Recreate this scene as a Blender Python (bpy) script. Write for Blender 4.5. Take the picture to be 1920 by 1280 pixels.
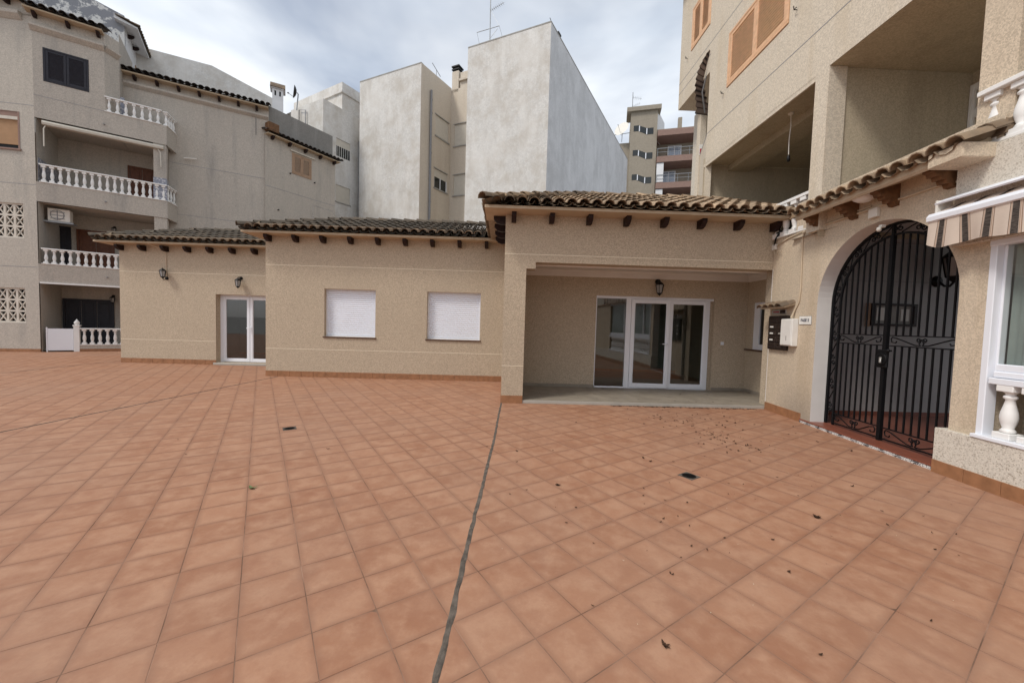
import bpy, bmesh, math, random
from math import sin, cos, pi, radians as R, sqrt, atan2
from mathutils import Vector as V, Matrix, noise as mnoise
random.seed(7)
for o in list(bpy.data.objects): bpy.data.objects.remove(o)
S = bpy.context.scene
COL = S.collection

# ------------------------------------------------------------------ camera, sky, sun, exposure
cd = bpy.data.cameras.new('camera'); cam = bpy.data.objects.new('camera', cd); COL.objects.link(cam)
cd.sensor_fit = 'HORIZONTAL'; cd.sensor_width = 36.0; cd.lens = 720.0/1920.0*36.0
cd.clip_start = .05; cd.clip_end = 2000
fw = V((.0249, .9986, -.0465)).normalized()
up = (V((-.0277, .0469, .9985)) - fw*V((-.0277, .0469, .9985)).dot(fw)).normalized()
rt = fw.cross(up)
cam.matrix_world = Matrix(((rt.x, up.x, -fw.x, 0), (rt.y, up.y, -fw.y, 0), (rt.z, up.z, -fw.z, 1.6), (0, 0, 0, 1)))
S.camera = cam
S.render.engine = 'CYCLES'
SUN_EL, SUN_AZ = R(50), R(-122)          # azimuth clockwise from +Y: the light comes over the left shoulder
W = bpy.data.worlds.new('World'); S.world = W; W.use_nodes = True
nt = W.node_tree; nt.nodes.clear()
def N(t, typ, **k):
    n = t.nodes.new(typ)
    for a, b in k.items():
        if a.startswith('_'): setattr(n, a[1:], b)
        else: n.inputs[a].default_value = b
    return n
def lk(t, a, ao, b, bi): t.links.new(a.outputs[ao], b.inputs[bi])
out = N(nt, 'ShaderNodeOutputWorld'); bg = N(nt, 'ShaderNodeBackground', Strength=.085)
sky = N(nt, 'ShaderNodeTexSky', _sky_type='NISHITA', _sun_disc=False, _sun_elevation=SUN_EL, _sun_rotation=SUN_AZ, _air_density=1.0, _dust_density=2.0)
tc = N(nt, 'ShaderNodeTexCoord'); mp = N(nt, 'ShaderNodeMapping'); mp.inputs['Scale'].default_value = (1, 1, 2.6); mp.inputs['Location'].default_value = (3.1, .4, 1.7)
n1 = N(nt, 'ShaderNodeTexNoise', Scale=1.5, Detail=5, Roughness=.5, Distortion=.35)
rp = N(nt, 'ShaderNodeValToRGB'); rp.color_ramp.elements[0].position = .36; rp.color_ramp.elements[1].position = .62
rp.color_ramp.elements[0].color = (.3, .3, .3, 1); rp.color_ramp.elements[1].color = (1, 1, 1, 1)
n2 = N(nt, 'ShaderNodeTexNoise', Scale=2.4, Detail=6, Roughness=.5)
rp2 = N(nt, 'ShaderNodeValToRGB'); rp2.color_ramp.elements[0].position = .35; rp2.color_ramp.elements[1].position = .68
rp2.color_ramp.elements[0].color = (6.5, 7.1, 7.9, 1); rp2.color_ramp.elements[1].color = (9.2, 9.4, 9.6, 1)
mx = N(nt, 'ShaderNodeMix', _data_type='RGBA')
lk(nt, tc, 'Generated', mp, 'Vector'); lk(nt, mp, 0, n1, 'Vector'); lk(nt, mp, 0, n2, 'Vector'); lk(nt, n1, 'Fac', rp, 0); lk(nt, n2, 'Fac', rp2, 0)
lk(nt, rp, 0, mx, 0); lk(nt, sky, 0, mx, 6); lk(nt, rp2, 0, mx, 7); lk(nt, mx, 2, bg, 0); lk(nt, bg, 0, out, 0)
sd = bpy.data.lights.new('sun', 'SUN'); sun = bpy.data.objects.new('sun', sd); COL.objects.link(sun)
sd.energy = 1.5; sd.angle = R(13); sd.color = (1, .95, .87)
sdir = V((sin(SUN_AZ)*cos(SUN_EL), cos(SUN_AZ)*cos(SUN_EL), sin(SUN_EL)))
sun.rotation_euler = sdir.to_track_quat('Z', 'Y').to_euler(); sun.location = (-10, -12, 30)
S.view_settings.view_transform = 'Standard'; S.view_settings.look = 'None'; S.view_settings.gamma = 1; S.view_settings.exposure = .55
S.view_settings.use_curve_mapping = False

# ------------------------------------------------------------------ materials
def newmat(name, rough=.8, spec=.3):
    m = bpy.data.materials.new(name); m.use_nodes = True
    b = m.node_tree.nodes['Principled BSDF']; b.inputs['Roughness'].default_value = rough; b.inputs['Specular IOR Level'].default_value = spec
    return m, m.node_tree, b
def c4(c): return (c[0], c[1], c[2], 1)
def sc(c, k): return tuple(x*k for x in c)
def mixrgb(t, fac, a, b, blend='MIX'):
    n = N(t, 'ShaderNodeMix', _data_type='RGBA', _blend_type=blend)
    for s, x in ((0, fac), (6, a), (7, b)):
        if isinstance(x, tuple) and hasattr(x[0], 'outputs'): t.links.new(x[0].outputs[x[1]], n.inputs[s])
        elif s == 0: n.inputs[0].default_value = x
        else: n.inputs[s].default_value = c4(x)
    return (n, 2)
def ramp(t, src, p0, p1, v0=0., v1=1.):
    r = N(t, 'ShaderNodeMapRange'); r.inputs['From Min'].default_value = p0; r.inputs['From Max'].default_value = p1
    r.inputs['To Min'].default_value = v0; r.inputs['To Max'].default_value = v1
    t.links.new(src[0].outputs[src[1]], r.inputs[0]); return (r, 0)
def pos(t, scale=(1, 1, 1)):
    g = N(t, 'ShaderNodeNewGeometry'); m = N(t, 'ShaderNodeMapping'); m.inputs['Scale'].default_value = scale
    t.links.new(g.outputs['Position'], m.inputs[0]); return m
def nz(t, m, scale, detail=4, rough=.55):
    n = N(t, 'ShaderNodeTexNoise', Scale=scale, Detail=detail, Roughness=rough); t.links.new(m.outputs[0], n.inputs['Vector']); return n
def bump(t, b, src, strength, dist=.01):
    bn = N(t, 'ShaderNodeBump', Strength=strength, Distance=dist); t.links.new(src[0].outputs[src[1]], bn.inputs['Height']); t.links.new(bn.outputs[0], b.inputs['Normal'])
def stucco(name, col, speck=70, samt=.3, stain=(.2, .18, .15), stamt=.3, stlo=.52, bm=.5, grit=None, streak=.35, blot=0., damp=None):
    m, t, b = newmat(name, .92, .15)
    p = pos(t); v = N(t, 'ShaderNodeTexVoronoi', Scale=speck); t.links.new(p.outputs[0], v.inputs['Vector'])
    sep = N(t, 'ShaderNodeSeparateColor'); t.links.new(v.outputs['Color'], sep.inputs[0])
    f = nz(t, p, speck*.35, 5, .7)
    base = mixrgb(t, ramp(t, (sep, 0), .1, .9), sc(col, 1-samt), sc(col, 1+samt*.8))
    fl = mixrgb(t, ramp(t, (f, 0), .32, .68, 0, .75), sc(col, .82), sc(col, 1.12))
    base = mixrgb(t, .45, base, fl)
    if grit:
        base = mixrgb(t, ramp(t, (sep, 1), .78, .86, 0, .8), base, grit)
    lo = nz(t, p, .8, 6, .6); base = mixrgb(t, ramp(t, (lo, 0), .3, .75, 0, .5), base, sc(col, .86))
    if blot:
        bl_ = nz(t, p, blot, 9, .68); base = mixrgb(t, ramp(t, (bl_, 0), .44, .62, 0, .8), base, sc(stain, 1.08)); b2_ = nz(t, pos(t, (1.3, 1.3, .7)), blot*.55, 7, .6); base = mixrgb(t, ramp(t, (b2_, 0), .47, .6, 0, .45), base, sc(col, 1.13))
    ps = pos(t, (1.6, 1.6, .22)); st = nz(t, ps, 1.3, 7, .65)
    base = mixrgb(t, ramp(t, (st, 0), stlo, stlo+.22, 0, stamt), base, stain)
    if streak:
        pk = pos(t, (5, 5, .3)); sk = nz(t, pk, 1.2, 5, .7)
        base = mixrgb(t, ramp(t, (sk, 0), .55, .8, 0, streak*stamt), base, stain)
    if damp:
        g_ = N(t, 'ShaderNodeNewGeometry'); d_ = N(t, 'ShaderNodeVectorMath', _operation='DISTANCE'); d_.inputs[1].default_value = damp[0]; t.links.new(g_.outputs['Position'], d_.inputs[0])
        dn = nz(t, p, 22, 7, .8); w_ = N(t, 'ShaderNodeMath', _operation='MULTIPLY_ADD'); w_.inputs[1].default_value = .9; t.links.new(dn.outputs[0], w_.inputs[0]); t.links.new(d_.outputs['Value'], w_.inputs[2])
        base = mixrgb(t, ramp(t, (w_, 0), damp[1]+.65, damp[1]+.1, 0, .55), base, (.24, .21, .18))
    t.links.new(base[0].outputs[2], b.inputs['Base Color'])
    bump(t, b, (v, 0), bm, .003)
    return m
def plain(name, col, rough=.6, var=.08, scale=6, spec=.3, metal=0., bm=0.):
    m, t, b = newmat(name, rough, spec); p = pos(t); f = nz(t, p, scale, 5)
    base = mixrgb(t, ramp(t, (f, 0), .3, .7), sc(col, 1-var), sc(col, 1+var))
    t.links.new(base[0].outputs[2], b.inputs['Base Color']); b.inputs['Metallic'].default_value = metal
    if bm: bump(t, b, (nz(t, p, scale*12, 4), 0), bm, .004)
    return m
def tilemat(name, cols, lichen, lam, rough=.9):
    m, t, b = newmat(name, rough, .15); oi = N(t, 'ShaderNodeObjectInfo'); p = pos(t)
    wn = N(t, 'ShaderNodeTexWhiteNoise', _noise_dimensions='3D')
    sn = N(t, 'ShaderNodeVectorMath', _operation='SNAP'); sn.inputs[1].default_value = (.228, .38, 5); t.links.new(p.outputs[0], sn.inputs[0]); t.links.new(sn.outputs[0], wn.inputs[0])
    ad = N(t, 'ShaderNodeMath', _operation='ADD'); t.links.new(oi.outputs['Random'], ad.inputs[0]); t.links.new(wn.outputs[0], ad.inputs[1])
    base = mixrgb(t, ramp(t, (ad, 0), .3, 1.6), cols[0], cols[1])
    f = nz(t, p, 14, 6, .65); base = mixrgb(t, ramp(t, (f, 0), .4, .7, 0, .6), base, sc(cols[0], .7))
    l = nz(t, p, 5.5, 8, .7); base = mixrgb(t, ramp(t, (l, 0), .5-lam*.3, .72-lam*.3, 0, lam), base, lichen)
    t.links.new(base[0].outputs[2], b.inputs['Base Color']); bump(t, b, (f, 0), .4, .006)
    return m
M = {}
M['stucco'] = stucco('stucco_beige', (.50, .412, .31), 80, .42, (.40, .335, .26), .25, .58, .35)
M['joint'] = plain('joint_render', (.76, .68, .53), .9, .05)
M['stucco_left'] = stucco('stucco_grey_beige', (.49, .445, .39), 48, .3, (.24, .235, .225), .5, .52, .3)
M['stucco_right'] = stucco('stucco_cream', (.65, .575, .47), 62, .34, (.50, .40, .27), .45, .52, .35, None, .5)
M['stucco_gate'] = stucco('stucco_ochre', (.61, .51, .39), 80, .36, (.44, .34, .23), .5, .5, .35, None, .5, 0., ((5.36, 6.7, -.05), .62))
M['stucco_white'] = stucco('stucco_white_grit', (.66, .61, .53), 95, .2, (.48, .43, .35), .25, .58, .4, (.34, .29, .23))
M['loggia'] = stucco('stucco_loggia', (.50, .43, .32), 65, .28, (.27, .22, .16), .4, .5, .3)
M['soffit'] = plain('soffit_beige', (.47, .375, .265), .85, .08, 3)
M['ceiling'] = plain('ceiling_white', (.74, .70, .66), .9, .03, 2)
M['white_render'] = stucco('weathered_white_render', (.66, .645, .62), 16, .16, (.47, .435, .39), .45, .5, .9, None, .6, 1.1)
M['shaded_white_render'] = stucco('shaded_white_render', (.63, .63, .64), 16, .14, (.47, .47, .475), .45, .5, .9, None, .6, 1.1)  # copy of the white render, unlit side's cooler tone put into the colour
M['cream_render'] = stucco('cream_render', (.62, .55, .46), 25, .1, (.46, .38, .29), .4, .5, .25)
M['dark_render'] = stucco('bare_grey_cement', (.25, .24, .225), 20, .15, (.38, .37, .35), .55, .52, .3)
def peel():
    m, t, b = newmat('peeling_white_paint', .9, .15); p = pos(t); a = nz(t, p, 3.2, 9, .72); c = nz(t, p, .5, 3, .5)
    q = N(t, 'ShaderNodeMath', _operation='ADD'); t.links.new(a.outputs[0], q.inputs[0]); t.links.new(c.outputs[0], q.inputs[1])
    x = mixrgb(t, ramp(t, (q, 0), .985, 1.03), (.70, .69, .67), (.27, .275, .30)); t.links.new(x[0].outputs[2], b.inputs['Base Color']); return m
M['stained'] = peel()
M['clean_white'] = plain('white_wall_paint', (.70, .70, .71), .85, .05, 2)
M['brown_block'] = stucco('brown_grey_render', (.33, .29, .235), 14, .12, (.24, .21, .17), .3, .5, .2)
M['mauve'] = plain('mauve_balcony_band', (.26, .17, .14), .8, .08)
M['white'] = plain('white_paint', (.80, .79, .77), .5, .035, 4)
M['pvc'] = plain('white_pvc', (.79, .81, .86), .35, .015, 2, .45)
M['shutter'] = plain('white_roller_slats', (.78, .81, .88), .45, .02, 2, .35)
M['glass'] = None
def glassmat(name, tint, rough=.03):
    m, t, b = newmat(name, rough, .5); b.inputs['Base Color'].default_value = c4(tint); b.inputs['IOR'].default_value = 1.52; b.inputs['Coat Weight'].default_value = .35; b.inputs['Coat Roughness'].default_value = .02
    return m
M['glass'] = glassmat('dark_window_glass', (.012, .014, .012))
M['glass_blue'] = glassmat('blue_curtained_glass', (.34, .40, .50), .1)
M['lampglass'] = glassmat('lantern_glass', (.33, .33, .33), .15)
def clearmat():
    m = bpy.data.materials.new('clear_window_glass'); m.use_nodes = True; t = m.node_tree; b = t.nodes['Principled BSDF']; t.nodes.remove(b)
    tr = N(t, 'ShaderNodeBsdfTransparent'); tr.inputs[0].default_value = (.84, .87, .85, 1); gl = N(t, 'ShaderNodeBsdfGlossy', Roughness=.02); lw_ = N(t, 'ShaderNodeLayerWeight', Blend=.5); pw_ = N(t, 'ShaderNodeMath', _operation='POWER'); pw_.inputs[1].default_value = 5; fr = N(t, 'ShaderNodeMath', _operation='MULTIPLY_ADD'); fr.inputs[1].default_value = .86; fr.inputs[2].default_value = .13; ms = N(t, 'ShaderNodeMixShader')
    t.links.new(lw_.outputs['Facing'], pw_.inputs[0]); t.links.new(pw_.outputs[0], fr.inputs[0])
    t.links.new(fr.outputs[0], ms.inputs[0]); t.links.new(tr.outputs[0], ms.inputs[1]); t.links.new(gl.outputs[0], ms.inputs[2]); t.links.new(ms.outputs[0], t.nodes['Material Output'].inputs[0]); return m
M['clear'] = clearmat()
M['room'] = plain('room_green_grey_paint', (.20, .215, .17), .9, .05)
M['room_floor'] = plain('room_brown_tile', (.20, .10, .06), .45, .15, 4)
M['wood_dark'] = plain('dark_stained_wood', (.020, .008, .007), .55, .35, 20)
M['wood_carved'] = plain('carved_weathered_wood', (.15, .075, .035), .7, .35, 14)
M['wood_door'] = plain('brown_door_wood', (.13, .045, .02), .5, .2, 9)
M['lattice'] = plain('lattice_cream_paint', (.60, .55, .48), .8, .08, 5)
M['wood_dim'] = plain('black_brown_shutter', (.026, .026, .034), .55, .15, 9)
M['pine'] = plain('orange_pine', (.68, .42, .25), .55, .12, 12)
M['pine_dim'] = plain('weathered_pine', (.36, .24, .16), .65, .12, 12)
M['blind_tan'] = plain('tan_roller_blind', (.36, .21, .11), .6, .06)
M['blind_cream'] = plain('cream_roller_blind', (.56, .52, .45), .6, .05)
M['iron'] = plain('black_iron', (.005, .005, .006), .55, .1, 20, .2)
M['black'] = plain('black_metal', (.008, .008, .008), .5, .1, 20, .25)
M['grey_metal'] = plain('grey_metal', (.30, .31, .32), .45, .1, 10, .4, .5)
M['grey_pipe'] = plain('grey_pipe', (.26, .26, .27), .5, .1, 8)
M['plastic'] = plain('ivory_plastic', (.72, .69, .63), .45, .04, 5)
M['conduit'] = plain('beige_conduit', (.55, .45, .33), .6, .05, 5)
M['box_white'] = plain('white_meter_box', (.76, .74, .70), .5, .05, 4)
M['mail'] = plain('brown_mailbox', (.032, .020, .015), .45, .25, 12, .4)
M['steel'] = plain('brushed_steel', (.52, .50, .47), .35, .08, 8, .5, .6)
M['label_white'] = plain('label_paper', (.78, .77, .73), .6, .04)
M['ink'] = plain('dark_blue_ink', (.02, .025, .06), .6, .05)
M['red'] = plain('red_print', (.42, .03, .04), .6, .05)
M['grout'] = plain('brown_grout', (.25, .15, .105), .95, .5, 3.5, .1, 0, .3)
M['mortar'] = plain('grey_mortar', (.125, .105, .088), .95, .4, 16, .1, 0, 1.0)
M['mortar_dark'] = plain('black_joint_filler', (.04, .035, .032), .9, .2, 16)
M['mortar_light'] = plain('beige_mortar', (.40, .32, .24), .95, .2, 9, .1, 0, .5)
M['skirting'] = plain('orange_skirting_tile', (.30, .145, .072), .5, .2, 9, .3)
M['porch_floor'] = plain('grey_porcelain', (.27, .235, .19), .55, .16, 4, .3)
M['stone'] = plain('grey_marble', (.40, .38, .34), .35, .08, 5, .4)
M['red_tile'] = plain('dark_red_ceramic', (.22, .07, .042), .35, .12, 6, .4)
M['sill'] = plain('brown_ceramic_sill', (.09, .045, .03), .35, .15, 6, .4)
M['passage'] = plain('passage_grey_paint', (.42, .41, .405), .9, .03, 2)
M['reveal'] = plain('reveal_white_paint', (.70, .68, .655), .9, .04, 3, .2, 0, .1)
M['curtain'] = plain('grey_green_curtain', (.34, .38, .37), .9, .06, 5)
M['hose'] = plain('black_hose', (.03, .032, .034), .5, .1)
M['concrete'] = plain('weathered_concrete', (.34, .33, .31), .9, .15, 3, .2, 0, .3)
M['leaf'] = plain('dry_brown_leaf', (.05, .024, .012), .8, .4, 40)
M['leaf_green'] = plain('green_leaf', (.16, .19, .08), .7, .2, 30)
M['petal'] = plain('pale_petal', (.7, .64, .5), .8, .1)
M['rt_dark'] = tilemat('roof_tile_dark', ((.075, .058, .044), (.215, .155, .105)), (.10, .09, .075), .7)
M['rt_terra'] = tilemat('roof_tile_terracotta', ((.20, .135, .085), (.66, .48, .32)), (.22, .18, .135), .5)
M['rt_mid'] = tilemat('roof_tile_brown', ((.15, .10, .066), (.40, .27, .165)), (.14, .12, .095), .6)
M['rt_black'] = tilemat('roof_tile_black', ((.04, .034, .031), (.12, .09, .075)), (.08, .072, .064), .5)

# striped awning cloth (stripes along object X)
def stripes(name, period, axis=0, dark=(.03, .024, .022), pale=(.60, .50, .42), mid=(.36, .24, .17)):
    m, t, b = newmat(name, .9, .1); co = N(t, 'ShaderNodeTexCoord'); s = N(t, 'ShaderNodeSeparateXYZ'); t.links.new(co.outputs['UV'], s.inputs[0])
    d = N(t, 'ShaderNodeMath', _operation='DIVIDE'); d.inputs[1].default_value = period; t.links.new(s.outputs[axis], d.inputs[0])
    f = N(t, 'ShaderNodeMath', _operation='FRACT'); t.links.new(d.outputs[0], f.inputs[0])
    r = N(t, 'ShaderNodeValToRGB'); r.color_ramp.interpolation = 'CONSTANT'; e = r.color_ramp.elements
    e[0].position = 0; e[0].color = c4(pale); e[1].position = .5; e[1].color = c4(dark)
    for p_, c_ in ((.515, mid), (.54, pale), (.555, mid), (.575, sc(pale, .75)), (.59, dark), (.83, sc(pale, .75)), (.85, mid), (.88, pale), (.90, mid), (.93, dark), (.945, pale)):
        x = e.new(p_); x.color = c4(c_)
    t.links.new(f.outputs[0], r.inputs[0]); nn = N(t, 'ShaderNodeTexNoise', Scale=40, Detail=3); q = mixrgb(t, ramp(t, (nn, 0), .3, .7, 0, .2), (r, 0), sc(pale, .7))
    t.links.new(q[0].outputs[2], b.inputs['Base Color']); return m
M['awning'] = stripes('striped_awning_cloth', .222)
M['awning2'] = stripes('brown_striped_awning_cloth', .16, 0, (.022, .017, .017), (.20, .155, .13), (.10, .07, .06))

# floor tile: colour drawn per tile from its cell, mottled inside
TP1, TP2, TANG = .3098, .3185, R(-58.2)
TOFF = (.059, -.103)
def floormat():
    m, t, b = newmat('terracotta_floor_tile', .6, .22)
    g = N(t, 'ShaderNodeNewGeometry'); mp_ = N(t, 'ShaderNodeMapping', _vector_type='TEXTURE'); mp_.inputs['Rotation'].default_value = (0, 0, TANG)
    t.links.new(g.outputs['Position'], mp_.inputs[0])
    m2 = N(t, 'ShaderNodeMapping'); m2.inputs['Location'].default_value = (-TOFF[0]/TP1, -TOFF[1]/TP2, .5); m2.inputs['Scale'].default_value = (1/TP1, 1/TP2, 0)
    t.links.new(mp_.outputs[0], m2.inputs[0])
    fl = N(t, 'ShaderNodeVectorMath', _operation='FLOOR'); t.links.new(m2.outputs[0], fl.inputs[0])
    fr_ = N(t, 'ShaderNodeVectorMath', _operation='FRACTION'); t.links.new(m2.outputs[0], fr_.inputs[0])
    wn = N(t, 'ShaderNodeTexWhiteNoise', _noise_dimensions='3D'); t.links.new(fl.outputs[0], wn.inputs[0])
    base = mixrgb(t, ramp(t, (wn, 0), 0, 1), (.330, .160, .092), (.405, .212, .128))
    # cloud offset per tile so that the mottling never runs across a joint
    sm = N(t, 'ShaderNodeVectorMath', _operation='MULTIPLY_ADD'); sm.inputs[1].default_value = (9, 9, 9); t.links.new(wn.outputs['Color'], sm.inputs[0]); t.links.new(g.outputs['Position'], sm.inputs[2])
    n_ = N(t, 'ShaderNodeTexNoise', Scale=7, Detail=5, Roughness=.6); t.links.new(sm.outputs[0], n_.inputs['Vector'])
    base = mixrgb(t, ramp(t, (n_, 0), .40, .64, 0, .75), base, (.465, .270, .172))
    n2_ = N(t, 'ShaderNodeTexNoise', Scale=4.5, Detail=6, Roughness=.65); mv = N(t, 'ShaderNodeVectorMath', _operation='ADD'); mv.inputs[1].default_value = (31, 7, 2)
    t.links.new(sm.outputs[0], mv.inputs[0]); t.links.new(mv.outputs[0], n2_.inputs['Vector'])
    base = mixrgb(t, ramp(t, (n2_, 0), .48, .68, 0, .6), base, (.285, .126, .072))
    # burnt rim of each tile
    sx = N(t, 'ShaderNodeSeparateXYZ'); t.links.new(fr_.outputs[0], sx.inputs[0])
    def edge(o):
        a = N(t, 'ShaderNodeMath', _operation='SUBTRACT'); a.inputs[1].default_value = .5; t.links.new(sx.outputs[o], a.inputs[0])
        c = N(t, 'ShaderNodeMath', _operation='ABSOLUTE'); t.links.new(a.outputs[0], c.inputs[0]); return c
    ex, ey = edge(0), edge(1); mxx = N(t, 'ShaderNodeMath', _operation='MAXIMUM'); t.links.new(ex.outputs[0], mxx.inputs[0]); t.links.new(ey.outputs[0], mxx.inputs[1])
    ad = N(t, 'ShaderNodeMath', _operation='MULTIPLY_ADD'); ad.inputs[1].default_value = .22; t.links.new(n_.outputs[0], ad.inputs[0]); t.links.new(mxx.outputs[0], ad.inputs[2])
    base = mixrgb(t, ramp(t, (ad, 0), .49, .62, 0, .55), base, (.225, .108, .067))
    # old dust and wear over the whole yard
    pd = pos(t); d1 = nz(t, pd, .45, 6, .6); base = mixrgb(t, ramp(t, (d1, 0), .42, .66, 0, .35), base, (.35, .222, .158))
    d3 = nz(t, pd, 1.1, 8, .7); base = mixrgb(t, ramp(t, (d3, 0), .56, .66, 0, .28), base, (.23, .125, .085))
    d2 = nz(t, pd, 55, 3, .7); base = mixrgb(t, ramp(t, (d2, 0), .35, .7, 0, .22), base, (.30, .15, .10))
    t.links.new(base[0].outputs[2], b.inputs['Base Color'])
    rr = ramp(t, (n_, 0), .3, .7, .55, .75); t.links.new(rr[0].outputs[0], b.inputs['Roughness'])
    bump(t, b, (d2, 0), .12, .003)
    return m
M['floor'] = floormat()
def azulejo():
    m, t, b = newmat('black_white_border_tile', .3, .5); p = pos(t, (62, 62, 75)); v = N(t, 'ShaderNodeTexVoronoi', Scale=1.0, Randomness=.35); t.links.new(p.outputs[0], v.inputs[0])
    q = mixrgb(t, ramp(t, (v, 0), .44, .52), (.78, .77, .75), (.06, .06, .07)); t.links.new(q[0].outputs[2], b.inputs['Base Color']); return m
M['azulejo'] = azulejo()
def azulejo2():
    m, t, b = newmat('blue_white_wall_tile', .3, .5); p = pos(t, (1, 1, 1)); v = N(t, 'ShaderNodeTexVoronoi', Scale=11, Randomness=.8); t.links.new(p.outputs[0], v.inputs[0])
    q = mixrgb(t, ramp(t, (v, 0), .25, .5), (.50, .50, .53), (.22, .23, .28)); t.links.new(q[0].outputs[2], b.inputs['Base Color']); return m
M['azulejo_blue'] = azulejo2()

# ------------------------------------------------------------------ mesh helpers
class Fr:
    """vertical working plane: u runs along a wall (to the right seen from outside), n points out of it"""
    def __init__(s, o, h):
        h = R(h); s.o = V((o[0], o[1], 0)); s.u = V((sin(h), cos(h), 0)); s.n = V((s.u.y, -s.u.x, 0)); s.h = h
    def P(s, a, b, z): return s.o + s.u*a + s.n*b + V((0, 0, z))
    def off(s, b, da=0): 
        f = Fr((0, 0), math.degrees(s.h)); f.o = s.o + s.n*b + s.u*da; return f
    def rot(s): return atan2(s.u.y, s.u.x)
class MB:
    def __init__(s): s.v = []; s.f = []; s.sm = []; s.uv = None
    def add(s, vs, fs, smooth=False):
        k = len(s.v); s.v += [tuple(x) for x in vs]; s.f += [tuple(i+k for i in f) for f in fs]; s.sm += [smooth]*len(fs); return s
    def quad(s, *p): return s.add(p, [tuple(range(len(p)))])
    def box(s, fr, a0, a1, b0, b1, z0, z1):
        vs = [fr.P(a, b, z) for z in (z0, z1) for b in (b0, b1) for a in (a0, a1)]
        # outward faces: front is larger b
        if b0 > b1: vs = [fr.P(a, b, z) for z in (z0, z1) for b in (b1, b0) for a in (a0, a1)]
        return s.add(vs, [(0, 1, 3, 2), (4, 6, 7, 5), (2, 3, 7, 6), (0, 4, 5, 1), (0, 2, 6, 4), (1, 5, 7, 3)])
    def cbox(s, fr, a0, a1, b0, b1, z0, z1, c=.008):
        """box with chamfered edges"""
        bm = bmesh.new(); vs = [bm.verts.new((a, b, z)) for z in (z0, z1) for b in (b0, b1) for a in (a0, a1)]
        for f in [(0, 2, 3, 1), (4, 5, 7, 6), (2, 6, 7, 3), (0, 1, 5, 4), (0, 4, 6, 2), (1, 3, 7, 5)]: bm.faces.new([vs[i] for i in f])
        bmesh.ops.bevel(bm, geom=bm.edges[:], offset=c, segments=1, affect='EDGES', profile=.5)
        bm.verts.index_update(); s.add([fr.P(*v.co) for v in bm.verts], [[v.index for v in f.verts] for f in bm.faces]); bm.free(); return s
    def wall(s, fr, a0, a1, z0, z1, holes=(), b=0., depth=.25, reveal=True):
        A = sorted({a0, a1, *[h[0] for h in holes], *[h[1] for h in holes]}); Z = sorted({z0, z1, *[h[2] for h in holes], *[h[3] for h in holes]})
        A = [x for x in A if a0 <= x <= a1]; Z = [x for x in Z if z0 <= x <= z1]
        for i in range(len(A)-1):
            for j in range(len(Z)-1):
                ca, cz = (A[i]+A[i+1])/2, (Z[j]+Z[j+1])/2
                if any(h[0] < ca < h[1] and h[2] < cz < h[3] for h in holes): continue
                s.quad(fr.P(A[i], b, Z[j]), fr.P(A[i+1], b, Z[j]), fr.P(A[i+1], b, Z[j+1]), fr.P(A[i], b, Z[j+1]))
        if reveal:
            for h in holes: s.reveal(fr, *h, b, depth)
        return s
    def reveal(s, fr, a0, a1, z0, z1, b, d):
        p = lambda a, bb, z: fr.P(a, bb, z)
        s.quad(p(a0, b, z0), p(a0, b, z1), p(a0, b-d, z1), p(a0, b-d, z0)); s.quad(p(a1, b, z1), p(a1, b, z0), p(a1, b-d, z0), p(a1, b-d, z1))
        s.quad(p(a0, b, z1), p(a1, b, z1), p(a1, b-d, z1), p(a0, b-d, z1)); s.quad(p(a1, b, z0), p(a0, b, z0), p(a0, b-d, z0), p(a1, b-d, z0)); return s
    def poly(s, fr, pts, b, thick):
        """extruded polygon, pts = (a, z) counter-clockwise seen from outside"""
        n = len(pts); vs = [fr.P(a, b, z) for a, z in pts] + [fr.P(a, b-thick, z) for a, z in pts]
        return s.add(vs, [tuple(range(n)), tuple(range(2*n-1, n-1, -1))] + [(i, i+n, (i+1) % n+n, (i+1) % n) for i in range(n)])
    def prof(s, fr, a0, a1, pts):
        """profile (b, z) extruded along u from a0 to a1"""
        n = len(pts); vs = [fr.P(a0, b, z) for b, z in pts] + [fr.P(a1, b, z) for b, z in pts]
        return s.add(vs, [tuple(range(n-1, -1, -1)), tuple(range(n, 2*n))] + [(i, (i+1) % n, (i+1) % n+n, i+n) for i in range(n)])
    def tube(s, pts, r, seg=6, closed=False, cap=True, r1=None):
        pts = [V(p) for p in pts]; n = len(pts); vs = []; pu = None
        for i, p in enumerate(pts):
            if closed: d = pts[(i+1) % n]-pts[i-1]
            else: d = (pts[min(i+1, n-1)]-pts[max(i-1, 0)])
            d.normalize()
            if pu is None:
                pu = V((0, 0, 1)) if abs(d.z) < .9 else V((1, 0, 0))
            pu = (pu - d*pu.dot(d)); pu.normalize(); w = d.cross(pu)
            rr = r if r1 is None else r+(r1-r)*i/(n-1)
            vs += [p + (pu*cos(2*pi*k/seg+pi/seg)+w*sin(2*pi*k/seg+pi/seg))*rr for k in range(seg)]
        fs = []
        for i in range(n if closed else n-1):
            j = (i+1) % n
            fs += [(i*seg+k, i*seg+(k+1) % seg, j*seg+(k+1) % seg, j*seg+k) for k in range(seg)]
        s.add(vs, fs, seg > 4)
        if cap and not closed: s.add([vs[k] for k in range(seg)], [tuple(range(seg-1, -1, -1))]); s.add([vs[(n-1)*seg+k] for k in range(seg)], [tuple(range(seg))])
        return s
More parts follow.
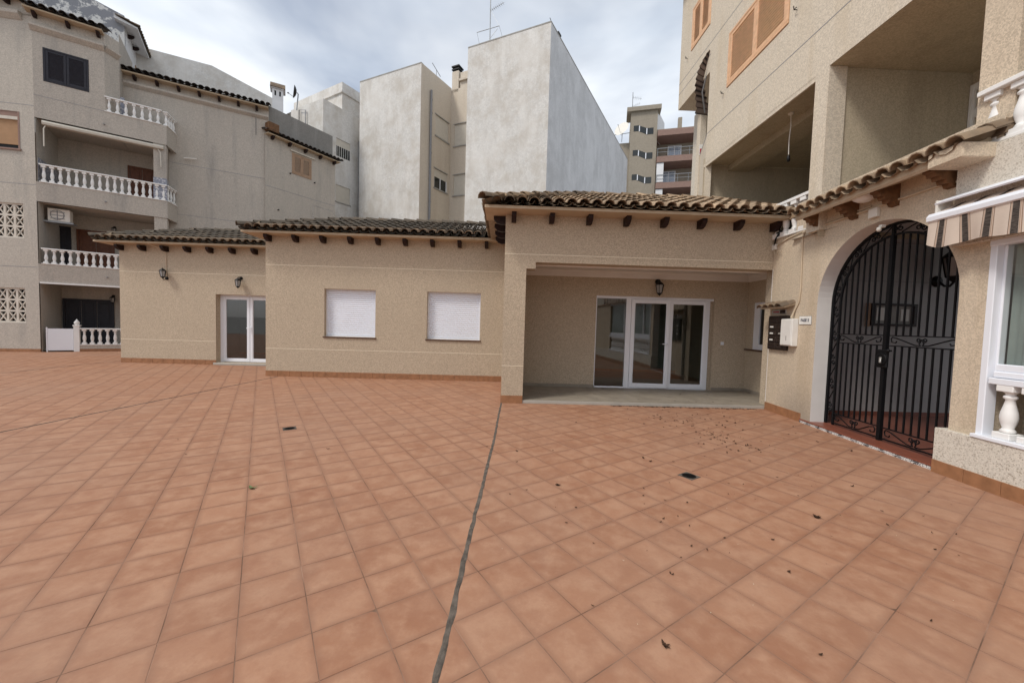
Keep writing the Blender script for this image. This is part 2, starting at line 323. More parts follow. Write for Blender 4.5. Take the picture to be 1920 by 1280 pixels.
    def lathe(s, c, prof, seg=12, axis=None, smooth=True, phase=0.):
        c = V(c); ax = V(axis).normalized() if axis else V((0, 0, 1)); x = ax.orthogonal().normalized() if axis else V((1, 0, 0)); y = ax.cross(x); n = len(prof); vs = []
        for r, h in prof: vs += [c + ax*h + (x*cos(2*pi*k/seg+phase)+y*sin(2*pi*k/seg+phase))*r for k in range(seg)]
        fs = [(i*seg+k, i*seg+(k+1) % seg, (i+1)*seg+(k+1) % seg, (i+1)*seg+k) for i in range(n-1) for k in range(seg)]
        s.add(vs, fs, smooth)
        if prof[0][0] > 1e-4: s.add(vs[:seg], [tuple(range(seg-1, -1, -1))])
        if prof[-1][0] > 1e-4: s.add(vs[-seg:], [tuple(range(seg))])
        return s
    def mesh(s, name, mat, shift=None):
        me = bpy.data.meshes.new(name); vs = s.v if shift is None else [(a-shift.x, b-shift.y, c-shift.z) for a, b, c in s.v]
        me.from_pydata(vs, [], s.f); me.polygons.foreach_set('use_smooth', s.sm); me.materials.append(mat)
        if s.uv:
            ul = me.uv_layers.new(name='UVMap'); 
            for lp in me.loops: ul.data[lp.index].uv = s.uv[lp.vertex_index]
        me.update(); return me
WL = {}                       # world position of every parent (all parents are unrotated)
def tag(o, label=None, cat=None, group=None, kind=None):
    for k, v in (('label', label), ('category', cat), ('group', group), ('kind', kind)):
        if v: o[k] = v
    return o
def thing(name, label, cat, loc, group=None):
    o = bpy.data.objects.new(name, None); COL.objects.link(o); o.location = loc; o.empty_display_size = .2; WL[o] = V(loc)
    return tag(o, label, cat, group)
def part(name, mb, mat, parent=None, label=None, kind=None, loc=None):
    """mesh given in world coordinates; loc = where its own origin goes (default: the parent's)"""
    L = V(loc) if loc is not None else (WL[parent] if parent else V((0, 0, 0)))
    o = bpy.data.objects.new(name, mb.mesh(name, mat if not isinstance(mat, str) else M[mat], L)); COL.objects.link(o)
    o.parent = parent; o.location = L - (WL[parent] if parent else V((0, 0, 0))); WL[o] = L
    return tag(o, label, None, None, kind)
def inst(name, me, parent, loc, rotz=0., mat3=None, scale=None):
    o = bpy.data.objects.new(name, me); COL.objects.link(o); o.parent = parent; L = V(loc)
    o.location = L - (WL[parent] if parent else V((0, 0, 0)))
    if mat3 is not None: o.rotation_euler = mat3.to_euler()
    else: o.rotation_euler = (0, 0, rotz)
    if scale: o.scale = scale
    return o
def single(name, mb, mat, label, cat, loc, group=None): return tag(part(name, mb, mat, None, None, None, loc), label, cat, group)

# ------------------------------------------------------------------ ground and tiled yard
g = MB(); g.quad((-400, -400, -.03), (400, -400, -.03), (400, 400, -.03), (-400, 400, -.03))
tag(part('ground', g, 'concrete'), None, None, None, 'structure')
XW = Fr((0, 0), 90)
fl = MB(); fl.quad((-24, -9, -.0012), (9, -9, -.0012), (9, 20, -.0012), (-24, 20, -.0012))
yard = tag(part('courtyard_floor', fl, 'grout'), 'terracotta tiled courtyard floor', None, None, 'structure')
ca, sa = cos(TANG), sin(TANG)
e1, e2 = V((ca, sa, 0)), V((-sa, ca, 0))
GAP, BV = .0025, .0016
def tile_verts(c, sx=TP1, sy=TP2, dz=0.):
    hx, hy = sx/2-GAP/2, sy/2-GAP/2; tl = random.uniform(-.0007, .0007), random.uniform(-.0007, .0007)
    vs = []
    for k, (z, q) in enumerate(((-.0038, 0), (0, BV))):
        for ax, ay in ((-1, -1), (1, -1), (1, 1), (-1, 1)):
            vs.append(c + e1*(ax*(hx-q)) + e2*(ay*(hy-q)) + V((0, 0, z+dz+(ax*tl[0]+ay*tl[1] if k else 0))))
    return vs, [(4, 5, 6, 7), (0, 1, 5, 4), (1, 2, 6, 5), (2, 3, 7, 6), (3, 0, 4, 7)]
cells = []
fwd2 = fw
for i in range(-85, 85):
    for j in range(-85, 85):
        c = e1*(TOFF[0]+(i+.5)*TP1) + e2*(TOFF[1]+(j+.5)*TP2)
        if not (-23 < c.x < 6.2 and -8.7 < c.y < 18.5): continue
        if c.x > 5.55 and c.y > -1: continue
        if (c.y > 10.9 and c.x > -6.2) or (c.y > 13 and c.x > -11.9) or (c.y > 8.3 and c.x > .2): continue
        if c.y > 17.4 or (c.x < -17.7 and c.y > 15.2): continue
        d = c - V((0, 0, 1.6)); zc = d.dot(fw)
        vis = zc > .3 and abs(d.dot(rt)/zc) < 1.42 and abs(d.dot(up)/zc) < .98
        cells.append((0 if vis else 1, d.length, c))
cells.sort(key=lambda x: (x[0], x[1]))
rest = MB()
for k, (nv, dist, c) in enumerate(cells):
    vs, fs = tile_verts(c)
    if k < 300:
        m_ = MB(); m_.add(vs, fs); part('tile', m_, 'floor', yard, None, None, c)
    else: rest.add(vs, fs)
part('tile_field', rest, 'floor', yard, None, 'stuff')

def strip(name, pts, w, mat, z, jag, label=None, seed=1):
    """mortar joint following pts with ragged edges, slightly crowned"""
    rn = random.Random(seed); pts = [V((x, y, 0)) for x, y in pts]; mb = MB(); L = []
    for p, q in zip(pts, pts[1:]):
        n = max(2, int((q-p).length/.035)); L += [p.lerp(q, i/n) for i in range(n)]
    L.append(pts[-1]); d0 = (pts[-1]-pts[0]).normalized(); sd_ = V((d0.y, -d0.x, 0)); vs = []; dr = 0
    for i, p in enumerate(L):
        nn = mnoise.noise(V((i*.03, seed*7.7, 0)))*jag*2; l_ = w*(1+.5*mnoise.noise(V((i*.23, seed, 3))))+rn.uniform(-jag, jag)*.5; r_ = w*(1+.5*mnoise.noise(V((i*.27, seed, 9))))+rn.uniform(-jag, jag)*.5
        c = p+sd_*nn
        vs += [c-sd_*l_+V((0, 0, .0005)), c-sd_*l_*.5+V((0, 0, z)), c+V((0, 0, z*.5+rn.uniform(0, z*.6))), c+sd_*r_*.5+V((0, 0, z)), c+sd_*r_+V((0, 0, .0005))]
    fs = [(i*5+k, i*5+k+1, i*5+k+6, i*5+k+5) for i in range(len(L)-1) for k in range(4)]
    mb.add(vs, fs); o = part(name, mb, mat, yard, label); return o
strip('expansion_joint', [(.012, 7.66), (-.084, 5.07), (-.184, 3.227), (-.231, 2.06), (-.262, 1.6), (-.36, -2)], .0165, 'mortar', .0025, .004, 'rough dark grey mortar joint running from the porch pillar')
strip('expansion_joint', [(-6.0, 10.4), (-6.49, 5.085), (-7.1, -2)], .019, 'mortar_dark', .002, .002, None, 3)
strip('expansion_joint', [(-12.7, 14.5), (-12.43, 9.77), (-12.1, 3)], .019, 'mortar_dark', .002, .002, None, 5)

# ------------------------------------------------------------------ roof tiles
def cover_mesh(name, L=.48, r0=.104, r1=.087, th=.015, seg=5, mat='rt_dark'):
    mb = MB(); vs = []
    for (y, r, zz) in ((0, r0, .028), (L, r1, .0)):
        for rr in (r, r-th): vs += [V((-rr*cos(pi*k/seg), y, zz+rr*sin(pi*k/seg)*.85)) for k in range(seg+1)]
    n = seg+1; o0, i0, o1, i1 = 0, n, 2*n, 3*n; fs = []
    for k in range(seg): fs += [(o0+k, o0+k+1, o1+k+1, o1+k)]
    mb.add(vs, fs, True); mb.add(vs, [(i0+k+1, i0+k, i1+k, i1+k+1) for k in range(seg)], True); mb.add(vs, [(o0+k+1, o0+k, i0+k, i0+k+1) for k in range(seg)])
    return mb.mesh(name, M[mat])
COVER = {k: cover_mesh('roof_tile_'+k, mat=k) for k in ('rt_dark', 'rt_terra', 'rt_mid', 'rt_black')}
def tile_slope(roof, o, u, inn, slope, a1, run, mat, pitch=.228, step=.38, hipL=False, hipR=False, jit=.006, matfn=None):
    """barrel tiles on one roof slope: o eave start corner, u along the eave, inn horizontal direction up the slope"""
    sl = math.atan(slope); s = inn*cos(sl)+V((0, 0, sin(sl))); nrm = u.cross(s)
    if nrm.z < 0: nrm = -nrm
    rot = Matrix((u, s, nrm)).transposed(); Ls = run/cos(sl); cnt = 0
    chan = MB(); nc = int(a1/pitch); p0 = a1/nc
    for i in range(nc+1):
        a = i*p0
        j = 0
        while j*step < Ls-.05:
            t_ = j*step; r_ = (t_+.2)*cos(sl)
            if not ((hipL and a < r_-.06) or (hipR and a1-a < r_-.06)):
                p = o + u*(a+random.uniform(-jit, jit)) + s*(t_+random.uniform(-.012, .012)-.02) + nrm*(.045+random.uniform(-.003, .004))
                if i < nc+1: inst('roof_tile', COVER[matfn(a) if matfn else ('rt_mid' if j == 0 and mat == 'rt_dark' else mat)], roof, p, mat3=rot @ Matrix.Rotation(random.uniform(-.03, .03), 3, 'Z')); cnt += 1
            # channel (concave) tile to the right of this cover
            am = a+p0/2
            if i < nc and not ((hipL and am < r_-.1) or (hipR and a1-am < r_-.1)):
                seg = 4; w = p0*.5; vs = []
                for (tt, lift) in ((t_-.03, .022), (min(t_+step+.03, Ls), 0.)):
                    vs += [o + u*(am-w*cos(pi*k/seg)) + s*tt + nrm*(.06+lift-.075*sin(pi*k/seg)) for k in range(seg+1)]
                chan.add(vs, [(k, k+1, k+seg+2, k+seg+1) for k in range(seg)], True)
            j += 1
    part('channel_tiles', chan, mat, roof, None, 'stuff')
    return cnt
def ridge_caps(roof, p, q, mat, step=.36):
    p, q = V(p), V(q); d = (q-p); n = max(1, int(d.length/step)); s = d.normalized(); side = s.cross(V((0, 0, 1))).normalized(); nr = side.cross(s)
    rot = Matrix((side, s, nr)).transposed()
    for i in range(n): inst('ridge_tile', COVER[mat], roof, p+s*(i*d.length/n-.03)+V((0, 0, random.uniform(0, .012))), mat3=rot @ Matrix.Rotation(random.uniform(-.03, .03), 3, 'Z'), scale=(1.15, 1, 1.15))
CORB = MB().prof(Fr((0, 0), 90), -.045, .045, [(-.05, .01), (-.05, .165), (.24, .165), (.24, .10), (.17, .025), (.09, 0)]).mesh('beam_end', M['wood_dark'])
def corbels(parent, fr, al, z, name='beam_end', me=CORB):
    for a in al: inst(name, me, parent, fr.P(a, 0, z), fr.rot())
def skirting(parent, fr, a0, a1, z0=0., z1=.155, b=.012, w=.32, holes=()):
    n = max(1, round((a1-a0)/w)); p = (a1-a0)/n
    for i in range(n):
        x0, x1 = a0+i*p+.0025, a0+(i+1)*p-.0025
        mb = MB().cbox(fr, x0, x1, -.02, b, z0-.01, z1+random.uniform(-.001, .001), .002); part('skirting_tile', mb, 'skirting', parent, None, None, fr.P(x0, 0, 0))
def jline(parent, fr, a0, a1, z, mat='joint', h=.012, b=.0025):
    part('joint_line', MB().box(fr, a0, a1, -.03, b, z-h/2, z+h/2), mat, parent)
def roller_window(parent, fr, a0, a1, z0, z1, inset=.13, slat=.055):
    w = part('window', MB().box(fr, a0, a0+.035, -inset-.05, -inset+.012, z0, z1).box(fr, a1-.035, a1, -inset-.05, -inset+.012, z0, z1).box(fr, a0+.035, a1-.035, -inset-.05, -inset+.012, z1-.03, z1), 'pvc', parent, None, None, fr.P(a0, 0, z0))
    sh = MB(); n = int((z1-.03-z0-.03)/slat); x0, x1 = a0+.035, a1-.035; vs = []; top = z1-.03
    for i in range(n):
        za, zb = top-i*slat, top-(i+1)*slat
        vs_ = [(-inset-.016, za), (-inset-.002, za-.012), (-inset, zb+.02), (-inset-.016, zb+.006)]
        for k in range(3): sh.quad(fr.P(x0, vs_[k][0], vs_[k][1]), fr.P(x1, vs_[k][0], vs_[k][1]), fr.P(x1, vs_[k+1][0], vs_[k+1][1]), fr.P(x0, vs_[k+1][0], vs_[k+1][1]))
        sh.quad(fr.P(x0, -inset-.016, zb+.006), fr.P(x1, -inset-.016, zb+.006), fr.P(x1, -inset-.016, zb), fr.P(x0, -inset-.016, zb))
    sh.box(fr, x0, x1, -inset-.02, -inset+.006, z0, top-n*slat)
    part('roller_slats', sh, 'shutter', w)
    part('window_sill', MB().cbox(fr, a0-.03, a1+.03, -inset, .03, z0-.035, z0-.002, .004), 'sill', w)
    return w
def pvc_leaf(parent, fr, a0, a1, z0, z1, b, name='door_leaf', st=.085, handle=None, rail=.1, mat='pvc', glass='clear'):
    """glazed leaf: stiles and rails, glass, glazing bead"""
    mb = MB().cbox(fr, a0, a0+st, b-.06, b, z0, z1, .006).cbox(fr, a1-st, a1, b-.06, b, z0, z1, .006).cbox(fr, a0+st, a1-st, b-.06, b-.001, z1-st, z1, .006).cbox(fr, a0+st, a1-st, b-.06, b-.001, z0, z0+rail, .006)
    lf = part(name, mb, mat, parent, None, None, fr.P(a0, b, z0))
    g_ = MB().quad(fr.P(a0+st-.005, b-.03, z0+rail-.005), fr.P(a1-st+.005, b-.03, z0+rail-.005), fr.P(a1-st+.005, b-.03, z1-st+.005), fr.P(a0+st-.005, b-.03, z1-st+.005)); part('glass_pane', g_, glass, lf)
    part('glazing_bead', MB().box(fr, a0+st, a0+st+.012, b-.03, b-.012, z0+rail, z1-st).box(fr, a1-st-.012, a1-st, b-.03, b-.012, z0+rail, z1-st).box(fr, a0+st+.012, a1-st-.012, b-.03, b-.012, z1-st-.012, z1-st).box(fr, a0+st+.012, a1-st-.012, b-.03, b-.012, z0+rail, z0+rail+.012), mat, lf)
    if handle:
        h_ = MB().cbox(fr, handle-.016, handle+.016, b, b+.01, 1.02, 1.26, .003).tube([fr.P(handle, b+.01, 1.2), fr.P(handle, b+.05, 1.2), fr.P(handle-.02, b+.055, 1.2), fr.P(handle-.13, b+.055, 1.2)], .011, 8)
        part('door_handle', h_, 'pvc', lf)
    return lf
def lantern(label, base, n, size=1., down=True):
    """carriage lantern on a wall bracket; base = bracket centre on the wall, n = outward"""
    n = V(n); t = thing('wall_lantern', label, 'lantern', base, 'black carriage lanterns'); k = size; b = V(base)
    zz = V((0, 0, 1)); part('wall_plate', MB().lathe(b, [(.0, -.01), (.055*k, 0), (.055*k, .012*k), (.03*k, .03*k)], 12, n), 'black', t)
    if down: arm = [b+n*.02*k, b+n*.07*k+zz*.03*k, b+n*.12*k+zz*.025*k, b+n*.15*k-zz*.02*k]; c = b+n*.15*k-zz*.03*k
    else: arm = [b+n*.02*k, b+n*.07*k-zz*.05*k, b+n*.12*k-zz*.055*k, b+n*.15*k-zz*.02*k]; c = b+n*.15*k+zz*.27*k
    part('bracket', MB().tube(arm, .011*k, 7), 'black', t)
    body = MB(); body.lathe(c, [(.0, .045*k), (.016*k, .03*k), (.02*k, .015*k), (.05*k, 0), (.095*k, -.045*k), (.098*k, -.06*k), (.085*k, -.06*k)], 6, None, False)
    body.lathe(c, [(.058*k, -.25*k), (.06*k, -.235*k), (.03*k, -.275*k), (.012*k, -.29*k), (.0, -.31*k)][::-1], 6, None, False)
    for q in range(6):
        a_ = 2*pi*q/6; body.tube([c+V((cos(a_)*.088*k, sin(a_)*.088*k, -.058*k)), c+V((cos(a_)*.057*k, sin(a_)*.057*k, -.24*k))], .006*k, 4)
    part('lantern_cage', body, 'black', t)
    part('lamp_glass', MB().lathe(c, [(.052*k, -.238*k), (.081*k, -.06*k)], 6, None, False), 'lampglass', t)
    return t
BALP = [(.052, .09), (.06, .11), (.048, .13), (.04, .15), (.058, .22), (.066, .29), (.06, .36), (.042, .46), (.034, .53), (.05, .55), (.05, .575), (.036, .59), (.036, .61), (.055, .63)]
def baluster_mesh(h, seg=10, k=1., mat='white', name='baluster'):
    mb = MB(); f = h/.72; q = Fr((0, 0), 90); w = .075*k
    mb.cbox(q, -w, w, -w, w, 0, .085*f, .006); mb.cbox(q, -w*.95, w*.95, -w*.95, w*.95, .635*f, .72*f, .006)
    mb.lathe((0, 0, 0), [(r*k, z*f) for r, z in BALP], seg); return mb.mesh(name, M[mat])
def balustrade(parent, fr, a0, a1, z0, z1, pitch=.2, b=0., k=1., seg=8, rail=.06, base=.03, railw=.1, over=0., name='balustrade', first=None):
    o = part(name, MB().cbox(fr, a0-over, a1+over, b-railw, b+railw*.6, z0, z0+base, .006), 'white', parent, None, None, fr.P(a0, b, z0)); part('hand_rail', MB().cbox(fr, a0-over, a1+over, b-railw, b+railw*.6, z1-rail, z1, .008), 'white', o); h = z1-rail-z0-base; me = baluster_mesh(h, seg, k)
    n = max(1, int((a1-a0)/pitch)); p = (a1-a0)/n
    for i in range(n):
        inst('baluster', me, o, fr.P(a0+(i+.5)*p, b-railw*.25, z0+base), fr.rot())
    return o
def lattice(parent, fr, a0, a1, z0, z1, nx, nz_, b=-.06, mat='white', name='lattice_screen'):
    """screen of square blocks with a diagonal cross in each"""
    fr_ = MB().box(fr, a0-.03, a1+.03, b-.08, b+.02, z0-.03, z0).box(fr, a0-.03, a1+.03, b-.08, b+.02, z1, z1+.03).box(fr, a0-.03, a0, b-.08, b+.02, z0, z1).box(fr, a1, a1+.03, b-.08, b+.02, z0, z1)
    o = part(name, fr_, mat, parent, None, None, fr.P(a0, b, z0)); w, h = (a1-a0)/nx, (z1-z0)/nz_; q = Fr((0, 0), 90); t = .034; mb = MB()
    mb.box(q, 0, w, -.06, 0, 0, t).box(q, 0, w, -.06, 0, h-t, h).box(q, 0, t, -.06, 0, t, h-t).box(q, w-t, w, -.06, 0, t, h-t)
    for (p0, p1) in (((t, t), (w-t, h-t)), ((t, h-t), (w-t, t))):
        d = V((p1[0]-p0[0], p1[1]-p0[1], 0)).normalized(); s_ = V((-d.y, d.x, 0))*.016
        pts = [(p0[0]+s_.x, p0[1]+s_.y), (p0[0]-s_.x, p0[1]-s_.y), (p1[0]-s_.x, p1[1]-s_.y), (p1[0]+s_.x, p1[1]+s_.y)]; mb.poly(q, pts, -.005, .05)
    me = mb.mesh('block', M[mat])
    for i in range(nx):
        for j in range(nz_): inst('lattice_block', me, o, fr.P(a0+i*w, b, z0+j*h), fr.rot())
    return o

# ------------------------------------------------------------------ the low beige building, three wings
ZE = 3.74
def hiproof(house, fr, a0, a1, slope, run, mat, hipL=True, hipR=False, over=.4, side_len=0., matfn=None, under=True):
    """front slope + left hip + ridge; fr.b=0 is the wall plane"""
    roof = part('roof', MB().box(fr, a0, a1, -.5, over-.02, ZE, ZE+.055), 'soffit', house, None, None, fr.P(a0, 0, ZE))
    z0 = ZE+.06; A0 = a0; o = fr.P(A0, over, z0)
    zr = z0+slope*run
    zd = zr-.035; zk = z0-.035; und = MB(); und.quad(fr.P(a0, over-.03, zk), fr.P(a1, over-.03, zk), fr.P(a1-(run if hipR else 0), over-run, zd), fr.P(a0+(run if hipL else 0), over-run, zd))
    und.quad(fr.P(a0+(run if hipL else 0), over-run, zd), fr.P(a1-(run if hipR else 0), over-run, zd), fr.P(a1, over-2*run, zk), fr.P(a0, over-2*run, zk))
    if hipL: und.quad(fr.P(a0+.03, over, zk), fr.P(a0+run, over-run, zd), fr.P(a0+.03, over-2*run, zk))
    part('roof_deck', und, 'mortar_light', roof)
    c = tile_slope(roof, o, fr.u, -fr.n, slope, a1-A0, run, mat, hipL=hipL, hipR=hipR, matfn=matfn)
    if hipL:
        L_ = side_len or 2*run
        tile_slope(roof, fr.P(a0, over-L_, z0), fr.n, fr.u, slope, L_, run, mat, hipR=True, hipL=not side_len)
        ridge_caps(roof, fr.P(a0-.02, over+.02, z0+.07), fr.P(a0+run, over-run, zr+.07), mat)
    ridge_caps(roof, fr.P(a0+(run if hipL else 0), over-run, zr+.06), fr.P(a1-(run if hipR else 0), over-run, zr+.06), matfn(a1) if matfn else mat)
    return roof
def room(house, fr, a0, a1, b0, b1, h=2.7):
    P = fr.P
    part('room_wall', MB().quad(P(a0, b1, 0), P(a1, b1, 0), P(a1, b1, h), P(a0, b1, h)).quad(P(a0, b0, 0), P(a0, b1, 0), P(a0, b1, h), P(a0, b0, h)).quad(P(a1, b0, 0), P(a1, b1, 0), P(a1, b1, h), P(a1, b0, h)).quad(P(a0, b0, h), P(a1, b0, h), P(a1, b1, h), P(a0, b1, h)), 'room', house)
    part('room_floor', MB().quad(P(a0, b0, .06), P(a1, b0, .06), P(a1, b1, .06), P(a0, b1, .06)), 'room_floor', house)
    part('room_skirting', MB().box(fr, a0, a1, b1, b1+.015, .06, .15), 'skirting', house)
# middle wing
FM = Fr((0, 10.45), 90)
hm = thing('house_wing', 'beige low wing with two white roller shuttered windows', 'house', (-3.2, 10.45, 0), 'wings of the low beige house')
w1, w2 = (-4.80, -3.44, 1.115, 2.39), (-2.06, -.62, 1.115, 2.395)
wm = MB().wall(FM, -6.35, 0, 0, ZE, [w1, w2], 0, .2); FMs = Fr((-6.35, 13.2), 180)
wm.wall(FMs, 0, 2.75, 0, ZE); wm.quad((-6.35, 13.2, 0), (0, 13.2, 0), (0, 13.2, ZE), (-6.35, 13.2, ZE))
part('wall', wm, 'stucco', hm)
for w_ in (w1, w2): roller_window(hm, FM, *w_)
for zz in (.755, 2.98): jline(hm, FM, -6.35, -.002, zz)
skirting(hm, FM, -6.35, 0); skirting(hm, FMs, .5, 2.74)
corbels(hm, FM, [-6.23+.7175*i for i in range(9)], 3.575)
hiproof(hm, FM, -6.75, -.02, .36, 2.1, 'rt_dark')
# left wing
FL = Fr((0, 12.55), 90)
hl = thing('house_wing', 'beige low wing at the far left with two black lanterns', 'house', (-9.2, 12.55, 0), 'wings of the low beige house')
dh = (-9.2, -7.1, .075, 2.265)
wl = MB().wall(FL, -12.19, -6.35, 0, ZE, [dh], 0, .3); FLs = Fr((-12.19, 16.2), 180); wl.wall(FLs, 0, 3.65, 0, ZE)
wl.quad((-12.19, 16.2, 0), (-6.3, 16.2, 0), (-6.3, 16.2, ZE), (-12.19, 16.2, ZE)); part('wall', wl, 'stucco', hl)
for zz, x1 in ((.755, -9.2), (2.9, -6.36)): jline(hl, FL, -12.19, x1, zz)
skirting(hl, FL, -12.19, -9.2); skirting(hl, FLs, 0, 3.64)
corbels(hl, FL, [-12.08+.695*i for i in range(9)], 3.545)
hiproof(hl, FL, -12.6, -6.3, .36, 1.95, 'rt_dark')
dl = part('door_frame', MB().box(FL, -9.2, -9.12, -.26, -.2, .075, 2.265).box(FL, -9.12, -7.1, -.26, -.2, 2.22, 2.265), 'pvc', hl, None, None, FL.P(-9.2, -.2, .08))
pvc_leaf(hl, FL, -9.12, -8.265, .09, 2.215, -.205, 'door_leaf'); pvc_leaf(hl, FL, -8.255, -7.4, .09, 2.215, -.205, 'door_leaf', handle=-8.21)
part('door_step', MB().cbox(FL, -9.28, -7.0, -.3, .03, 0, .07, .006), 'stone', hl)
room(hl, FL, -10.6, -6.5, -.3, -3.2)
# porch wing
FP = Fr((0, 7.68), 90); XR = 5.40
hp = thing('house_wing', 'beige low wing with a recessed porch and glazed doors', 'house', (2.7, 7.68, 0), 'wings of the low beige house')
pw = MB().box(FP, 0, .435, -.42, 0, 0, 2.70)
pw.box(FP, 0, .62, -.30, 0, 2.70, 2.83).box(FP, 0, XR+.1, -.30, 0, 2.83, ZE)
FPs = Fr((0, 10.45), 180); pw.wall(FPs, 0, 2.35, 0, ZE).quad((.25, 8.1, 0), (.25, 9.5, 0), (.25, 9.5, 3), (.25, 8.1, 3)).quad((0, 8.1, 0), (.25, 8.1, 0), (.25, 8.1, 2.9), (0, 8.1, 2.9))
FB = Fr((0, 9.5), 90); dp = (2.30, 5.27, .06, 2.36)
pw.wall(FB, .2, 6.12, .0, 3.0, [dp], 0, .14)
FR = Fr((6.12, 9.5), 180); wr = (.2, 1.35, 1.14, 2.28); pw.wall(FR, 0, 1.9, 0, 3.0, [wr], 0, .12)
pw.box(FP, 5.5, 6.3, -.30, -.02, 0, 3.7)
part('wall', pw, 'stucco', hp)
jline(hp, FP, 0, XR, 2.98); jline(hp, FP, 0, .433, .755)
FPsj = FPs; jline(hp, FPsj, .1, 2.76, 2.98)
part('porch_ceiling', MB().quad((.2, 7.9, 2.95), (6.2, 7.9, 2.95), (6.2, 9.6, 2.95), (.2, 9.6, 2.95)), 'ceiling', hp)
cv = [(0, 2.80), (.012, 2.80), (.03, 2.83), (.06, 2.87), (.10, 2.90), (.12, 2.945), (.12, 2.96), (0, 2.96)]
part('cornice_moulding', MB().prof(FB, .25, 6.12, cv).prof(FR, 0, 1.7, cv).prof(Fr((0, 7.98), -90), -6.1, -.25, cv), 'ceiling', hp)
pf = MB().cbox(FP, .436, 5.52, -1.9, .0, 0, .062, .004).box(FP, 5.52, 6.12, -1.9, -.06, 0, .062); part('porch_step', pf, 'stone', hp)
for i in range(14):
    for j in range(4):
        x0, y0 = .44+i*.41, 7.70+j*.45; x1 = min(x0+.405, 6.11); 
        if x0 < 6.05: part('floor_tile', MB().cbox(XW, x0, x1, -y0-.445, -y0, .05, .0665, .002), 'porch_floor', hp, None, None, (x0, y0, .06))
def bskirt(fr, a0, a1, z0=.06, z1=.14, w=.41):
    n = max(1, round((a1-a0)/w)); p = (a1-a0)/n
    for i in range(n): part('skirting_tile', MB().box(fr, a0+i*p+.002, a0+(i+1)*p-.002, -.01, .01, z0, z1), 'porch_floor', hp, None, None, fr.P(a0+i*p, 0, 0))
bskirt(FB, .45, 2.3); bskirt(FB, 5.28, 6.1); bskirt(FR, 0.01, 1.8)
skirting(hp, FP, 0, .435, w=.44, b=.014); skirting(hp, FPs, .0, 2.76)
corbels(hp, FP, [.158+.74*i for i in range(8)], 3.575); corbels(hp, FPs, [2.62-.62*i for i in range(4)], 3.575)
def terr(a): return 'rt_dark' if a < .5 else ('rt_mid' if a < 1.5+random.uniform(-.5, .5) else 'rt_terra')
hiproof(hp, FP, -.40, 5.62, .385, 2.55, 'rt_mid', over=.45, side_len=3.2, matfn=terr)
# porch door set: fixed light and two leaves
ds = part('door_frame', MB().box(FB, 2.30, 2.33, -.1, -.04, .065, 2.30).box(FB, 3.07, 3.19, -.1, -.04, .065, 2.36).box(FB, 2.30, 3.07, -.1, -.04, .065, .10).box(FB, 2.30, 5.27, -.1, -.045, 2.30, 2.36).box(FB, 5.13, 5.18, -.1, -.04, .065, 2.30).box(FB, 3.19, 5.13, -.1, -.045, .062, .08), 'pvc', hp, None, None, FB.P(2.3, 0, .06))
part('fixed_pane', MB().quad(FB.P(2.33, -.07, .10), FB.P(3.07, -.07, .10), FB.P(3.07, -.07, 2.30), FB.P(2.33, -.07, 2.30)), 'clear', ds)
FA = Fr((FB.P(3.197, -.03, 0).x, FB.P(3.197, -.03, 0).y), 93.2); pvc_leaf(hp, FA, 0, .96, .085, 2.295, .0, 'door_leaf', handle=.91); pvc_leaf(hp, FB, 4.16, 5.125, .085, 2.295, -.03, 'door_leaf')
part('door_side_panel', MB().box(FB, 5.18, 5.27, -.14, -.1, .06, 2.36), 'stucco', hp)
room(hp, FB, .4, 6.0, -.15, -3.6)
wn_ = part('window', MB().box(FR, .2, 1.35, -.1, -.04, 2.21, 2.28).box(FR, .2, 1.35, -.1, -.04, 1.14, 1.2).box(FR, .2, .27, -.1, -.04, 1.2, 2.21).box(FR, 1.28, 1.35, -.1, -.04, 1.2, 2.21), 'pvc', hp, None, None, FR.P(.2, 0, 1.14))
part('window_sash', MB().box(FR, .27, .42, -.09, -.03, 1.2, 2.21).box(FR, 1.2, 1.28, -.09, -.03, 1.2, 2.21).box(FR, .42, 1.2, -.09, -.031, 1.2, 1.27).box(FR, .42, 1.2, -.09, -.031, 2.14, 2.21), 'pvc', wn_)
part('glass_pane', MB().box(FR, .42, 1.2, -.075, -.06, 1.27, 2.14), 'glass', wn_)
part('window_sill', MB().cbox(FR, .0, 1.4, -.1, .05, 1.105, 1.138, .004), 'sill', wn_)
# lanterns, switch
lantern('black lantern standing up on its bracket beside the far left corner', FL.P(-10.72, 0, 2.72), FL.n, 1.0, False)
lantern('black lantern hanging over the far left glazed door', FL.P(-8.40, 0, 2.79), FL.n)
lantern('black lantern hanging above the glazed porch doors', FB.P(3.80, 0, 2.74), FB.n, 1.1)
single('light_switch', MB().cbox(FB, 5.47, 5.55, 0, .012, 1.215, 1.295, .003), 'pvc', 'small square white light switch right of the porch doors', 'switch', FB.P(5.51, 0, 1.25))
single('cable_conduit', MB().tube([FL.P(-10.72, .012, 2.78), FL.P(-10.72, .012, 3.45), FL.P(-10.74, .1, 3.62), FL.P(-10.95, .3, 3.70), FL.P(-11.05, .42, 3.80)], .011, 6), 'conduit', 'thin cable duct rising from the far left lantern to the eaves', 'conduit', FL.P(-10.72, 0, 2.78))
